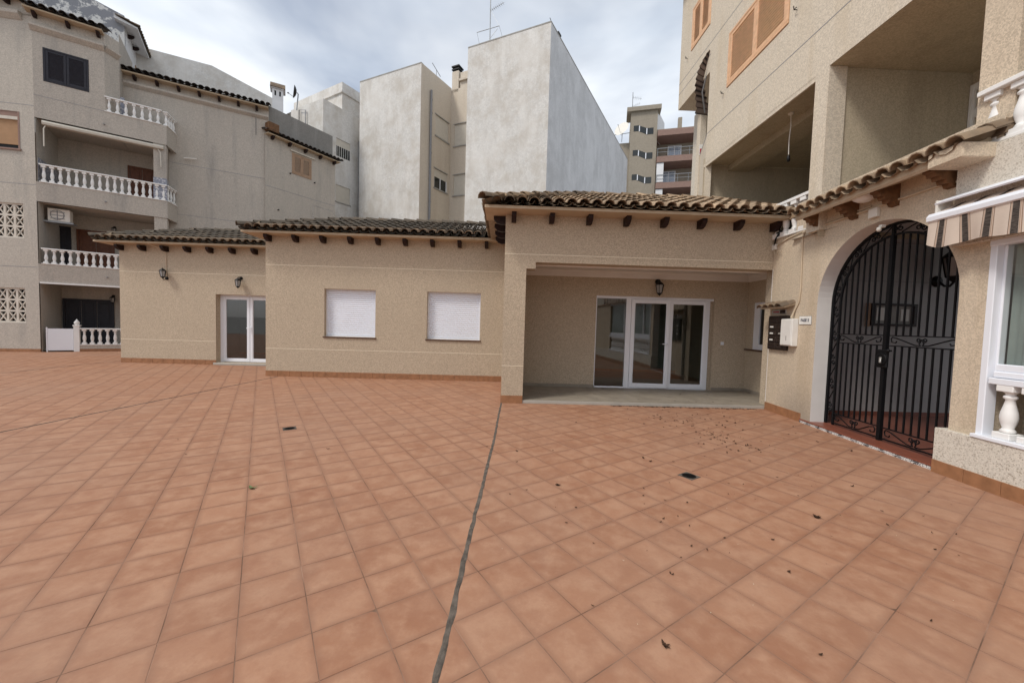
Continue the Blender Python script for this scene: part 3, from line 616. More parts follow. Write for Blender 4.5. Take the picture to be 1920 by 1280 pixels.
# floor drains
for nm, (x, y), lb in (('floor_drain', (-3.03, 5.54), 'black floor drain grate in the tiles before the shuttered windows'), ('floor_drain', (2.07, 4.06), 'black floor drain grate in the tiles before the porch')):
    t = thing(nm, lb, 'drain', (x, y, 0), 'floor drains'); q = MB(); c0 = V((x, y, 0))
    part('drain_frame', MB().add(*[[c0+e1*(ax*.085)+e2*(ay*.085)+V((0, 0, z)) for z in (0, .003) for ax, ay in ((-1, -1), (1, -1), (1, 1), (-1, 1))], [(4, 5, 6, 7), (0, 1, 5, 4), (1, 2, 6, 5), (2, 3, 7, 6), (3, 0, 4, 7)]]), 'mortar', t)
    part('drain_cup', MB().lathe(c0, [(.074, .0045), (.07, .005), (.06, .004)], 20), 'black', t)
    gr = MB()
    for i in range(-3, 4):
        hh = sqrt(max(0, .058**2-(i*.017)**2)); p, r_ = c0+e1*(i*.017)-e2*hh, c0+e1*(i*.017)+e2*hh; gr.tube([p+V((0, 0, .0055)), r_+V((0, 0, .0055))], .004, 4)
    part('drain_grate', gr, 'black', t)

# ------------------------------------------------------------------ right apartment building
G = Fr((5.417, 7.68), 184); U = Fr((5.2, 12.0), 180)
br = thing('apartment_building', 'cream rendered apartment building on the right with loggias and pine shutters', 'building', (5.3, 6, 0))
AC, AZ, AR_ = 2.34, 2.10, 1.08
gw = MB().wall(G, 0, AC-AR_, 0, 3.42).wall(G, .62, AC-AR_, 3.42, 3.95).wall(G, AC+AR_, 3.72, 0, 3.95); NA = 36; rev = MB(); Dp = .30
arc = [(AC-AR_*cos(pi*k/NA), AZ+AR_*sin(pi*k/NA)) for k in range(NA+1)]
for (a, z), (a2, z2) in zip(arc, arc[1:]):
    gw.quad(G.P(a, 0, z), G.P(a2, 0, z2), G.P(a2, 0, 3.95), G.P(a, 0, 3.95))
    rev.add([G.P(a, 0, z), G.P(a2, 0, z2), G.P(a2, -Dp, z2), G.P(a, -Dp, z)], [(0, 1, 2, 3)], True)
for a in (AC-AR_, AC+AR_): rev.quad(G.P(a, 0, 0), G.P(a, 0, AZ), G.P(a, -Dp, AZ), G.P(a, -Dp, 0))
part('gate_wall', gw, 'stucco_gate', br); part('arch_reveal', rev, 'reveal', br)
part('corner_bead', MB().box(G, -.008, .006, -.3, .004, .06, 2.84), 'reveal', br)
# passage behind the gate
PX = MB(); y0, y1, x1 = 4.1, 7.1, 10.2
PX.quad((5.5, y1, .04), (x1, y1, .04), (x1, y1, 3.3), (5.5, y1, 3.3)).quad((5.45, y0, 0), (x1, y0, 0), (x1, y0, 3.3), (5.45, y0, 3.3)).quad((5.3, y0, 3.3), (x1, y0, 3.3), (x1, y1, 3.3), (5.3, y1, 3.3))
part('passage_wall', PX, 'passage', br)
part('passage_floor', MB().quad((5.45, y0, .055), (x1, y0, .055), (x1, y1, .055), (5.45, y1, .055)), 'red_tile', br)
FW = Fr((0, 7.1), 90); part('passage_joint', MB().box(FW, 5.6, 10.2, -.01, .002, 2.59, 2.60), 'grey_pipe', br)
part('passage_skirting', MB().box(FW, 5.6, 10.2, -.01, .012, .05, .13), 'red_tile', br)
th = part('gate_step', MB().cbox(G, 1.04, 3.32, -.32, .035, .042, .062, .004), 'red_tile', br)
n_ = 11
for i in range(n_): part('border_tile', MB().box(G, 1.045+i*2.27/n_+.001, 1.045+(i+1)*2.27/n_-.001, -.05, .028, -.004, .041), 'azulejo', th)
skirting(br, G, .0, 1.035, 0, .155, .014, .3)
# right bay: plinth, white band over the window, white framed window
part('plinth', MB().cbox(G, 3.33, 17, -.2, .06, -.01, .525, .006), 'stucco_white', br); skirting(br, G.off(.06), 3.335, 12.1, 0, .15, .012, .34)
part('band_wall', MB().cbox(G, 3.36, 17, -.1, .07, 2.62, 3.62, .006), 'stucco_white', br)
fw_ = part('bay_window', MB().cbox(G, 3.70, 3.765, -.1, .02, .56, 2.63, .006).cbox(G, 3.70, 6.3, -.1, .075, .525, .565, .006).cbox(G, 3.785, 6.3, -.1, .025, 1.115, 1.18, .006).cbox(G, 3.70, 6.3, -.1, .03, 2.56, 2.62, .006), 'pvc', br, None, None, G.P(3.7, 0, .5))
me_b = baluster_mesh(.55, 16, 1.0)
for i in range(11): inst('baluster', me_b, fw_, G.P(3.925+.205*i, -.05, .565), G.rot())
part('bay_back', MB().wall(G, 3.72, 6.4, .5, 1.15, (), -.42).box(G, 3.70, 3.74, -.42, -.1, .5, 1.15), 'stucco_gate', br)
part('window_sash', MB().cbox(G, 3.79, 6.3, -.09, -.01, 1.185, 1.25, .01).cbox(G, 3.79, 6.3, -.09, -.03, 1.25, 1.325, .008).cbox(G, 3.765, 3.79, -.12, -.05, 1.18, 2.56, .004).cbox(G, 4.62, 4.72, -.09, -.02, 1.325, 2.56, .008), 'pvc', fw_)
cur = MB(); vs = []; nC = 124
for i in range(nC+1):
    a = 3.80+i*.02; d = -.11-.02*sin(i*.55)-.018*sin(i*.23+1)-.012*sin(i*1.31)
    vs += [G.P(a, d, 1.2), G.P(a+.01*sin(i*.4), d*.9-.02, 2.6)]
cur.add(vs, [(2*i, 2*i+2, 2*i+3, 2*i+1) for i in range(nC)], True); part('curtain', cur, 'curtain', fw_)
part('glass_pane', MB().quad(G.P(3.79, -.06, 1.32), G.P(4.62, -.06, 1.32), G.P(4.62, -.06, 2.56), G.P(3.79, -.06, 2.56)).quad(G.P(4.72, -.06, 1.32), G.P(6.3, -.06, 1.32), G.P(6.3, -.06, 2.56), G.P(4.72, -.06, 2.56)), 'clear', fw_)
part('room_back', MB().wall(G, 3.7, 6.4, 1.1, 2.7, (), -.5), 'room', br); part('ground_wall', MB().box(G, 6.3, 17, -.6, 0, .5, 2.64), 'stucco_gate', br)
hs = MB()
for i in range(4): hs.tube([G.P(4.17+cos(q*pi/12)*(.2-.045*i), -.33+.01*i, .80+sin(q*pi/12)*(.2-.045*i)) for q in range(24)], .018, 6, True)
single('hose_coil', hs, 'hose', 'coiled black hose hung behind the ground floor balusters at far right', 'hose', G.P(4.17, -.33, .8))
# first floor: loggias. planes: facade X=5.2
up_ = MB()
up_.wall(U, 1.82, 20, 5.94, 12.0, [(2.65, 4.66, 7.36, 8.63)], 0, .12)
up_.wall(U, 0, 1.82, 8.28, 12.0, [(.70, 1.72, 9.56, 10.72)], 0, .12)
up_.quad(U.P(0, 0, 8.28), U.P(1.82, 0, 8.28), U.P(1.82, -1.5, 8.28), U.P(0, -1.5, 8.28)).quad(U.P(0, 0, 8.28), U.P(0, -6, 8.28), U.P(0, -6, 12), U.P(0, 0, 12)).quad(U.P(1.82, 0, 5.94), U.P(1.82, 0, 8.28), U.P(1.82, -.9, 8.28), U.P(1.82, -.9, 5.94))
part('upper_wall', up_, 'stucco_right', br)
part('loggia_pillar', MB().box(U, 5.39, 5.67, -.3, 0, 3.3, 5.94), 'stucco_right', br); part('loggia_pillar', MB().box(U, 7.74, 8.06, -.28, 0, 3.66, 5.94), 'stucco_gate', br)
lg = MB()
lg.quad((5.2, 10.26, 3.2), (9, 10.26, 3.2), (9, 10.26, 5.94), (5.2, 10.26, 5.94)); lg.quad((5.2, 6.36, 3.2), (8, 6.36, 3.2), (8, 6.36, 5.94), (5.2, 6.36, 5.94))
lg.quad((9, 10.3, 3.2), (9, 6.3, 3.2), (9, 6.3, 5.94), (9, 10.3, 5.94)); lg.quad((7.65, 6.4, 3.2), (7.65, -1, 3.2), (7.65, -1, 5.94), (7.65, 6.4, 5.94))
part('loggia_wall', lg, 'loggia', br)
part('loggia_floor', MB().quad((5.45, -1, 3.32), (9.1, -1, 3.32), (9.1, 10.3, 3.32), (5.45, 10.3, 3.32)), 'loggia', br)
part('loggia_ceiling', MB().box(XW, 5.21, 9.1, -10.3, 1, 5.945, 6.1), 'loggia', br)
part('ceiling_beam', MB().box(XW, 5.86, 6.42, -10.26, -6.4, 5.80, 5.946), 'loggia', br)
part('fascia', MB().box(U, 1.74, 5.40, -.04, -.005, 5.86, 5.945), 'stucco_right', br)
for z_ in (6.70, 9.03): part('joint_line', MB().box(U, 1.82 if z_ < 8 else 0, 12.5, -.03, .003, z_-.007, z_+.007), 'grey_pipe', br)
part('joint_line', MB().box(U, 0, 1.82, -.03, .003, 8.72, 8.735), 'grey_pipe', br)
lattice(br, Fr((7.62, 6.2), 180), -.12, 1.2, 3.5, 5.7, 3, 5, .0)
# balustrades of the first floor
balustrade(br, U, 4.25, 5.39, 3.425, 4.11, .2, -.21, .95, 12, .06, .03, .09)
balustrade(br, U, 7.78, 12.2, 3.64, 4.27, .215, .0, .98, 16, .055, .04, .12)
# shutters of pine
def louvre_pair(parent, fr, a0, a1, z0, z1, mat='pine', b=.02, n=17, name='shutter'):
    mid = (a0+a1)/2; fr_ = MB().cbox(fr, a0-.06, a1+.06, -.1, b, z0-.06, z0, .006).cbox(fr, a0-.06, a1+.06, -.1, b, z1, z1+.06, .006).cbox(fr, a0-.06, a0, -.1, b, z0, z1, .006).cbox(fr, a1, a1+.06, -.1, b, z0, z1, .006)
    w = part('window', fr_, mat, parent, None, None, fr.P(a0, 0, z0))
    for x0, x1 in ((a0+.004, mid-.004), (mid+.004, a1-.004)):
        st = .07; q = MB().cbox(fr, x0, x0+st, -.05, b-.006, z0+.004, z1-.004, .005).cbox(fr, x1-st, x1, -.05, b-.006, z0+.004, z1-.004, .005).cbox(fr, x0+st, x1-st, -.05, b-.008, z0+.004, z0+.08, .005).cbox(fr, x0+st, x1-st, -.05, b-.008, z1-.08, z1-.004, .005)
        h = (z1-z0-.16)/n
        for i in range(n):
            zc = z0+.08+i*h; q.quad(fr.P(x0+st, b-.012, zc), fr.P(x1-st, b-.012, zc), fr.P(x1-st, -.018, zc+h*1.02), fr.P(x0+st, -.018, zc+h*1.02)); q.quad(fr.P(x0+st, b-.012, zc), fr.P(x1-st, b-.012, zc), fr.P(x1-st, b-.018, zc-.008), fr.P(x0+st, b-.018, zc-.008))
        part(name, q, mat, w)
    part('window_back', MB().quad(fr.P(a0, -.03, z0), fr.P(a1, -.03, z0), fr.P(a1, -.03, z1), fr.P(a0, -.03, z1)), mat, w)
    return w
louvre_pair(br, U, 2.72, 4.59, 7.43, 8.57); louvre_pair(br, U, .76, 1.66, 9.62, 10.66, n=16)
for a, z in ((2.52, 7.32), (4.85, 7.45), (.48, 9.5)):
    part('shutter_catch', MB().tube([U.P(a, 0, z), U.P(a, .06, z), U.P(a, .07, z+.06)], .008, 5).tube([U.P(a, .06, z), U.P(a+.07, .065, z-.01)], .008, 5), 'black', br)
rf = part('roof_eave', MB().box(U, -.35, 12, -.3, .4, 11.9, 11.96), 'soffit', br); tile_slope(rf, U.P(-.35, .42, 11.97), U.u, -U.n, .35, 2.6, .8, 'rt_mid')
corbels(br, U, [-.1, .6, 1.3, 2.0], 11.73)
# recess beyond the main facade: canted parapet, pillars
CR = Fr((5.2, 10.18), 20); CR2 = Fr((5.2+1.6*sin(R(20)), 10.18+1.6*cos(R(20))), 200)
part('canted_parapet', MB().box(Fr((CR.o.x, CR.o.y), 200), -2.6, 0, -.15, 0, 3.3, 6.70), 'stucco_right', br)
part('joint_line', MB().box(Fr((CR.o.x, CR.o.y), 200), -2.6, 0, -.05, .004, 6.66, 6.70), 'grey_pipe', br)
part('recess_pillar', MB().box(XW, 5.58, 5.74, -11.5, -11.3, 3, 8.3), 'stucco_right', br); part('recess_pillar', MB().box(XW, 5.86, 6.1, -12.3, -12.02, 3, 8.3), 'stucco_white', br)
part('recess_wall', MB().box(XW, 5.95, 9, -12.02, -11.9, 3, 8.3), 'loggia', br)
# rolled down striped awning cloth in the recess
aw = MB(); vs = []; uv = []; nS = 40
for i in range(nS+1):
    f = i/nS; y = 10.20+f*.62; z = 8.85-1.30*f**1.15; xo = 5.2-.03-.22*sin(pi*min(1, f*1.1))*.8+.02*sin(i*1.57)
    for j, xx in enumerate((0, .25, .5, .75)): vs.append((xo+xx*.55*(.3+f*.7), y+.02*j, z-.14*xx*(1-f)+.02*sin(i*1.57))); uv.append((f*1.9, xx))
aw.add(vs, [(4*i+j, 4*i+j+1, 4*i+j+5, 4*i+j+4) for i in range(nS) for j in range(3)]); aw.uv = uv
t = thing('striped_blind', 'brown striped awning hanging folded in the corner of the upper facade', 'awning', (5.3, 10.3, 7.6)); part('cloth', aw, 'awning2', t); part('arm', MB().tube([(5.25, 10.16, 8.9), (5.18, 10.5, 7.95), (5.4, 10.75, 7.55)], .018, 5), 'grey_metal', t)
t = thing('alarm_sign', 'small red and white sign on a pillar beside the upper facade', 'sign', (5.52, 11.28, 6.9)); part('plate', MB().box(Fr((0, 11.3), 90), 5.57, 5.73, 0, .012, 6.65, 6.95), 'label_white', t); part('print', MB().box(Fr((0, 11.3), 90), 5.585, 5.715, .012, .015, 6.68, 6.83), 'red', t)
# bare bulb in the loggia
t = thing('hanging_bulb', 'bare lamp holder hanging on a cord from the loggia ceiling', 'lamp', (5.75, 8.0, 5.0)); bx, by = 5.62, 7.72
part('cord', MB().tube([(bx, by, 5.94), (bx+.01, by, 5.7), (bx-.008, by, 5.4), (bx, by, 5.12)], .009, 5), 'plastic', t); part('ceiling_rose', MB().lathe((bx, by, 5.90), [(.05, .04), (.045, .01), (.02, 0)][::-1], 10), 'plastic', t)
part('socket', MB().lathe((bx, by, 5.0), [(.0, -.01), (.028, 0), (.03, .06), (.022, .11), (.008, .13)], 10), 'black', t)
# tiled canopy over the gate
cn = part('canopy', MB().prof(G, 1.12, 3.62, [(-.02, 3.80), (-.02, 3.62), (.34, 3.50), (.36, 3.53), (.36, 3.60)]), 'soffit', br, None, None, G.P(1.12, 0, 3.5))
tile_slope(cn, G.P(1.12, .38, 3.575), G.u, -G.n, .42, 2.55, .40, 'rt_terra', pitch=.2, step=.3)
part('canopy_wall_stop', MB().cbox(G, 3.36, 3.72, -.05, .40, 3.48, 3.64, .01), 'stucco_gate', br)
part('canopy_filler', MB().prof(G, .4, 3.75, [(-.3, 3.7), (-.3, 4.0), (0, 3.86), (.02, 3.72)]), 'rt_mid', br)
CARV = MB().prof(Fr((0, 0), 90), -.055, .055, [(-.04, 0), (-.04, .2), (.30, .12), (.30, .07), (.26, .06), (.245, .02), (.20, .025), (.185, -.02), (.14, -.012), (.125, -.06), (.07, -.05), (.05, -.09), (0, -.1)]).mesh('carved_bracket', M['wood_carved'])
corbels(br, G, [1.28, 1.92, 2.56, 3.26], 3.42, 'carved_bracket', CARV)
t = thing('ceiling_light', 'round white bulkhead light under the tiled gate canopy', 'light', G.P(2.25, .2, 3.5)); part('glass_bowl', MB().lathe(G.P(2.28, .19, 3.56), [(.0, -.1), (.07, -.09), (.12, -.06), (.15, -.015), (.155, .0)], 20), 'white', t); part('rim', MB().lathe(G.P(2.28, .19, 3.55), [(.16, .0), (.17, .015), (.16, .03)], 20), 'plastic', t)
# conduits and junction boxes
cdt = MB().tube([G.P(.02, .01, 3.27), G.P(.4, .012, 3.36), G.P(.80, .012, 3.40)], .011, 5)
single('cable_conduit', cdt, 'conduit', 'thin cable from the porch corner to the vertical duct on the gate wall', 'conduit', G.P(.02, 0, 3.27))
single('cable_conduit', MB().tube([G.P(.72, .06, 1.86), G.P(.74, .02, 2.0), G.P(.83, .014, 2.15), G.P(.85, .014, 2.4), G.P(.82, .014, 3.3), G.P(.85, .014, 3.37), G.P(.95, .014, 3.385), G.P(3.0, .014, 3.40), G.P(3.28, .014, 3.40), G.P(3.34, .014, 3.36)], .017, 7), 'conduit', 'beige duct from the white meter box up and along above the arch', 'conduit', G.P(.85, 0, 2.3))
single('cable_conduit', MB().tube([G.P(.83, .03, 3.36), G.P(.97, .014, 3.42), G.P(2.2, .014, 3.435)], .012, 6), 'conduit', 'second thin duct above the arch ending at the junction box', 'conduit', G.P(1, 0, 3.4))
single('junction_box', MB().cbox(G, 2.2, 2.34, 0, .055, 3.25, 3.38, .006), 'plastic', 'square white junction box above the arched gate', 'box', G.P(2.27, 0, 3.3))
t = thing('motion_sensor', 'small white sensor spotlight at the crown of the arch', 'sensor', G.P(2.36, 0, 3.08)); part('mount', MB().cbox(G, 2.345, 2.395, -.04, .02, 3.085, 3.125, .004), 'plastic', t); part('head', MB().lathe(G.P(2.37, .03, 3.06), [(.0, -.03), (.022, -.025), (.03, 0), (.026, .03), (.0, .035)], 12), 'plastic', t)
t = thing('cable_joint', 'small white cable clip box at the porch corner under the eaves', 'box', G.P(.03, 0, 3.3)); part('box', MB().cbox(G, -.02, .09, 0, .05, 3.22, 3.33, .005), 'plastic', t); part('loose_wire', MB().tube([G.P(.05, .04, 3.22), G.P(.1, .05, 3.12), G.P(.18, .05, 3.1), G.P(.22, .05, 3.17), G.P(.3, .05, 3.14)], .008, 5), 'conduit', t)
single('black_cable', MB().tube([FP.P(5.42, .1, 3.62), FP.P(5.4, .16, 3.55), FP.P(5.35, .2, 3.5), FP.P(5.36, .1, 3.42), FP.P(5.37, .06, 3.30)], .017, 6).tube([FP.P(5.33, .15, 3.52), FP.P(5.5, .3, 3.6), FP.P(5.46, .35, 3.74)], .014, 6), 'black', 'thick black cable hanging from the eaves where porch and gate wall meet', 'cable', FP.P(5.4, .1, 3.4))
# mailboxes with their little tiled roof, intercom, meter box, name plate
t = thing('mailbox_bank', 'bank of ten brown mailboxes on the gate wall', 'mailbox', G.P(.3, 0, 1.24)); part('housing', MB().cbox(G, .06, .60, 0, .06, 1.24, 1.90, .006), 'mail', t)
for i in range(2):
    for j in range(5):
        a, z = .08+i*.26, 1.262+j*.126; d_ = part('mailbox_door', MB().cbox(G, a, a+.245, .055, .075, z, z+.112, .004), 'mail', t, None, None, G.P(a, 0, z))
        part('letter_flap', MB().cbox(G, a+.03, a+.215, .075, .083, z+.075, z+.098, .003), 'mail', d_)
        if (i, j) in ((0, 1), (0, 2), (0, 3), (1, 2)): part('name_label', MB().box(G, a+.06, a+.16, .0752, .0775, z+.03, z+.058), 'label_white' if (i, j) != (1, 2) else 'stone', d_)
mr = thing('mailbox_roof', 'little tiled canopy over the mailboxes', 'canopy', G.P(.35, 0, 2.1)); part('board', MB().prof(G, .0, .72, [(0, 2.15), (0, 2.10), (.2, 2.03), (.21, 2.06)]), 'soffit', mr)
for i in range(4):
    s_ = (-G.n*cos(.4)+V((0, 0, sin(.4)))); nr_ = G.u.cross(s_); nr_ = nr_ if nr_.z > 0 else -nr_
    inst('roof_tile', COVER['rt_mid'], mr, G.P(.07+i*.19, .25, 2.03), mat3=Matrix((G.u, s_, nr_)).transposed(), scale=(1, .6, .8))
t = thing('intercom', 'steel intercom panel above the mailboxes', 'intercom', G.P(.3, 0, 1.98)); part('panel', MB().cbox(G, .07, .50, 0, .02, 1.935, 2.02, .003), 'steel', t); part('speaker', MB().cbox(G, .33, .49, .02, .026, 1.945, 2.01, .002), 'mail', t); part('label_strip', MB().box(G, .12, .30, .02, .0235, 1.965, 1.985), 'red', t)
t = thing('meter_box', 'white meter box overlapping the mailboxes', 'box', G.P(.68, 0, 1.33)); part('case', MB().cbox(G, .52, .84, 0, .11, 1.335, 1.835, .008), 'box_white', t); part('door_panel', MB().cbox(G, .535, .825, .11, .122, 1.35, 1.82, .006), 'box_white', t); part('keyhole', MB().box(G, .70, .706, .122, .125, 1.43, 1.52), 'mail', t)
def text_mesh(body, size, fr, a, b, z, ext=.001):
    cu = bpy.data.curves.new('lettering', 'FONT'); cu.body = body; cu.size = size; cu.align_x = 'CENTER'; cu.align_y = 'CENTER'; cu.extrude = ext; cu.resolution_u = 3; cu.offset = .0018
    ob = bpy.data.objects.new('tmp', cu); COL.objects.link(ob); dg = bpy.context.evaluated_depsgraph_get(); me = bpy.data.meshes.new_from_object(ob.evaluated_get(dg)); bpy.data.objects.remove(ob)
    mb = MB(); mb.add([fr.P(a+v.co.x, b+v.co.z, z+v.co.y) for v in me.vertices], [tuple(p.vertices) for p in me.polygons]); return mb
t = thing('name_plate', 'small white plate with blue lettering beside the arch', 'sign', G.P(1.0, 0, 1.8)); part('plate', MB().cbox(G, .86, 1.15, 0, .012, 1.735, 1.875, .003), 'label_white', t); part('plate_border', MB().box(G, .855, 1.155, -.001, .008, 1.73, 1.88), 'grey_pipe', t); part('lettering', text_mesh('FASE 5', .072, G, 1.005, .0135, 1.805), 'ink', t)
# things in the passage
t = thing('notice_board', 'framed notice board on the passage wall behind the gate', 'board', FW.P(7.3, 0, 1.8)); part('frame', MB().box(FW, 6.92, 7.78, 0, .05, 1.76, 1.80).box(FW, 6.92, 7.78, 0, .05, 2.14, 2.18).box(FW, 6.92, 6.98, 0, .05, 1.80, 2.14).box(FW, 7.72, 7.78, 0, .05, 1.80, 2.14), 'wood_dark', t); part('board', MB().box(FW, 6.98, 7.72, 0, .012, 1.80, 2.14), 'concrete', t); part('paper', MB().box(FW, 7.03, 7.25, .012, .015, 1.86, 2.10), 'label_white', t); part('paper', MB().box(FW, 7.5, 7.66, .012, .015, 1.86, 2.08), 'label_white', t)
single('wooden_strip', MB().cbox(FW, 6.82, 6.90, 0, .03, 1.74, 2.18, .004), 'pine_dim', 'pale wooden strip beside the notice board behind the gate', 'strip', FW.P(6.86, 0, 1.74))
lantern('large black lantern on the passage wall behind the gate', FW.P(8.15, 0, 2.62), FW.n, 1.9, False)
# ------------------------------------------------------------------ wrought iron gate
gt = thing('iron_gate', 'arched black wrought iron double gate with scrollwork', 'gate', G.P(2.3, -.25, .06)); gb = -.25
def gp(a, z): return G.P(a, gb, z)
def bar(mb, a, z0, z1, r=.0105): mb.tube([gp(a, z0), gp(a, z1)], r*1.2, 4)
RO, RI = AR_-.02, AR_-.17; A0, A1 = AC-RO, AC+RO; I0, I1 = AC-RI, AC+RI
part('outer_frame', MB().tube([gp(A0, .07), gp(A0, 1.2)]+[gp(AC-RO*cos(pi*k/30), AZ+RO*sin(pi*k/30)) for k in range(31)]+[gp(A1, 1.2), gp(A1, .07)], .026, 4), 'iron', gt)
part('inner_frame', MB().tube([gp(I0, .07), gp(I0, 1.2)]+[gp(AC-RI*cos(pi*k/30), AZ+RI*sin(pi*k/30)) for k in range(31)]+[gp(I1, 1.2), gp(I1, .07)], .020, 4), 'iron', gt)
def scroll(c, r, turns, a0, sgn, flip=None):
    n = int(14*turns); return [(c[0]+sgn*(r*(1-.72*i/n))*cos(a0+2*pi*turns*i/n), c[1]+(r*(1-.72*i/n))*sin(a0+2*pi*turns*i/n)) for i in range(n+1)]
def tubes(mb, pts, r=.009): mb.tube([gp(a, z) for a, z in pts], r, 5)
def ornament(mb, a0, a1, z0, z1):
    """pair of C scrolls in the middle with diagonal runners to the corners"""
    m_ = (a0+a1)/2; h = z1-z0
    for s in (-1, 1):
        tubes(mb, scroll((m_+s*h*.30, z1-h*.30), h*.27, 1.25, pi*.9, s)); tubes(mb, [(m_+s*.012, z0+.01), (m_+s*.03, z0+h*.3), (m_+s*h*.06, z1-h*.32)])
        e = a0 if s < 0 else a1; tubes(mb, [(m_+s*h*.2, z0+.012), (m_+s*h*.7, z0+h*.12), (e-s*h*.9, z1-h*.22), (e-s*h*.35, z1-.012), (e-s*.03, z1-h*.3), (e-s*.04, z0+h*.35), (e-s*.10, z0+h*.28), (e-s*.11, z0+h*.48)])
# scrolls in the rim between the two frames
rim = MB()
for k in range(9):
    a_ = pi*(.06+.88*k/8); rm = (RO+RI)/2; c = (AC-rm*cos(a_), AZ+rm*sin(a_)); tg = (sin(a_), cos(a_))
    for s in (-1, 1):
        cc = (c[0]+tg[0]*.045*s, c[1]+tg[1]*.045*s); tubes(rim, scroll(cc, .04, 1.2, a_, s))
    if k < 8:
        b_ = pi*(.06+.88*(k+.5)/8); tubes(rim, [(AC-(RI+.02)*cos(a_+.07), AZ+(RI+.02)*sin(a_+.07)), (AC-(RO-.02)*cos(b_+.1), AZ+(RO-.02)*sin(b_+.1))])
for z in (.35, .75, 1.15, 1.55, 1.95):
    for aa in ((A0+I0)/2, (A1+I1)/2):
        for s in (-1, 1): tubes(rim, scroll((aa, z+.045*s), .038, 1.2, pi/2*s, 1))
        tubes(rim, [(aa-.055, z+.1), (aa+.055, z+.3)])
part('rim_scrolls', rim, 'iron', gt)
part('centre_post', MB().tube([gp(2.285, .07), gp(2.285, AZ+RI)], .036, 4).tube([gp(2.285, 1.6), gp(2.285, AZ+RO)], .026, 4).cbox(G, 2.20, 2.37, gb+.01, gb+.05, 1.12, 1.38, .012), 'iron', gt)
for lo, hi, nb in ((I0, 2.25, 7), (2.325, I1, 8)):
    lf = part('gate_leaf', MB().tube([gp(lo, .10), gp(hi, .10)], .013, 4), 'iron', gt, None, None, gp(lo, .1))
    for zz in (.26, 1.44, 1.585): part('rail', MB().tube([gp(lo, zz), gp(hi, zz)], .011, 4), 'iron', lf, None, None, gp(lo, zz))
    for i in range(nb):
        a = lo+(i+1)*(hi-lo)/(nb+1); zt = AZ+sqrt(max(0, RI*RI-(a-AC)**2)); mb = MB(); bar(mb, a, .26, 1.44); bar(mb, a, 1.585, zt); part('bar', mb, 'iron', lf, None, None, gp(a, .26))
    orn = MB(); ornament(orn, lo+.01, hi-.01, 1.45, 1.575); part('scroll_panel', orn, 'iron', lf); orn = MB(); ornament(orn, lo+.01, hi-.01, .11, .25); part('scroll_panel', orn, 'iron', lf)
lk_ = part('lock_plate', MB().lathe(gp(2.285, 1.24)+G.n*.04, [(.09, 0), (.095, .012), (.085, .02)], 8, G.n), 'iron', gt); part('latch', MB().cbox(G, 2.275, 2.31, gb+.06, gb+.075, 1.19, 1.27, .004).tube([G.P(2.29, gb+.06, 1.25), G.P(2.32, gb+.09, 1.25), G.P(2.32, gb+.09, 1.2)], .008, 6), 'steel', lk_)
part('door_knob', MB().lathe(gp(2.40, 1.37)+G.n*.02, [(.012, 0), (.012, .03), (.026, .04), (.026, .055), (.0, .065)], 10, G.n), 'iron', gt)
# ------------------------------------------------------------------ striped awning at the right edge
t = thing('awning', 'cream and brown striped awning half rolled over the right hand window', 'awning', G.P(4.5, .1, 3.0)); a0, a1 = 3.26, 6.6
part('top_cover', MB().prof(G, a0+.06, a1, [(.07, 3.20), (.07, 3.16), (.24, 3.10), (.25, 3.115), (.2, 3.15)]), 'pvc', t)
part('end_bracket', MB().cbox(G, a0+.06, a0+.085, .07, .24, 2.97, 3.15, .004), 'plastic', t)
part('front_bar', MB().prof(G, a0, a1, [(.12, 3.0), (.15, 3.03), (.24, 3.01), (.27, 2.97), (.265, 2.925), (.23, 2.905), (.16, 2.93)]), 'pvc', t)
cl = MB(); vs = []; uv = []; n_ = 160
for i in range(n_+1):
    a = a0+.01+(a1-a0-.02)*i/n_; w = .018*sin(i*.23)+.012*sin(i*.51+1); h = .31+.014*sin(i*.2)-.045*max(0, 1-i/6)
    for k, f in enumerate((0, .35, .7, 1)): vs.append(G.P(a, .245+w*f, 2.925-h*f)); uv.append((a-a0+.012*f*sin(i*.3), f))
cl.add(vs, [(4*i+j, 4*i+j+1, 4*i+j+5, 4*i+j+4) for i in range(n_) for j in range(3)], True); cl.uv = uv; part('valance', cl, 'awning', t)
ro = MB(); vs = []; uv = []
for i in range(21):
    a = a0+.1+(a1-a0-.1)*i/20
    for k in range(5): vs.append(G.P(a, .10+.03*k+.0, 3.09-.018*k)); uv.append((a, k))
ro.add(vs, [(5*i+j, 5*i+j+1, 5*i+j+6, 5*i+j+5) for i in range(20) for j in range(4)]); ro.uv = uv; part('rolled_cloth', ro, 'awning', t)

# ------------------------------------------------------------------ left apartment building
L0 = Fr((-17.56, 14.985), 80); L2 = Fr((-17.56, 14.985), 57); L3 = Fr((-17.56, 14.985), 62).off(-1.2)
bl = thing('apartment_building', 'grey beige apartment building at the far left with balustraded balconies', 'building', (-17.5, 15.2, 0))
w0 = MB().wall(L0, -6, -.25, 0, 12.3, [(-1.9, -.13-.25, 4.25, 5.52), (-1.9, -.15-.25, 1.1, 2.4), (-2.1, -.42, 7.5, 8.84)], 0, .15)
q0 = L0.P(-.25, 0, 0); d_ = (L2.P(.02, 0, 0)-q0); LC = Fr((q0.x, q0.y), math.degrees(atan2(d_.x, d_.y))); w0.wall(LC, 0, d_.length, 0, 12.35)
part('corner_wall', w0, 'stucco_left', bl)
for z0_, z1_ in ((4.25, 5.52), (1.1, 2.4)):
    lattice(bl, L0, -1.88, -.40, z0_+.02, z1_-.02, 5, 3, -.05, 'lattice'); part('screen_back', MB().wall(L0, -1.95, -.35, z0_-.02, z1_+.02, (), -.16), 'iron', bl)
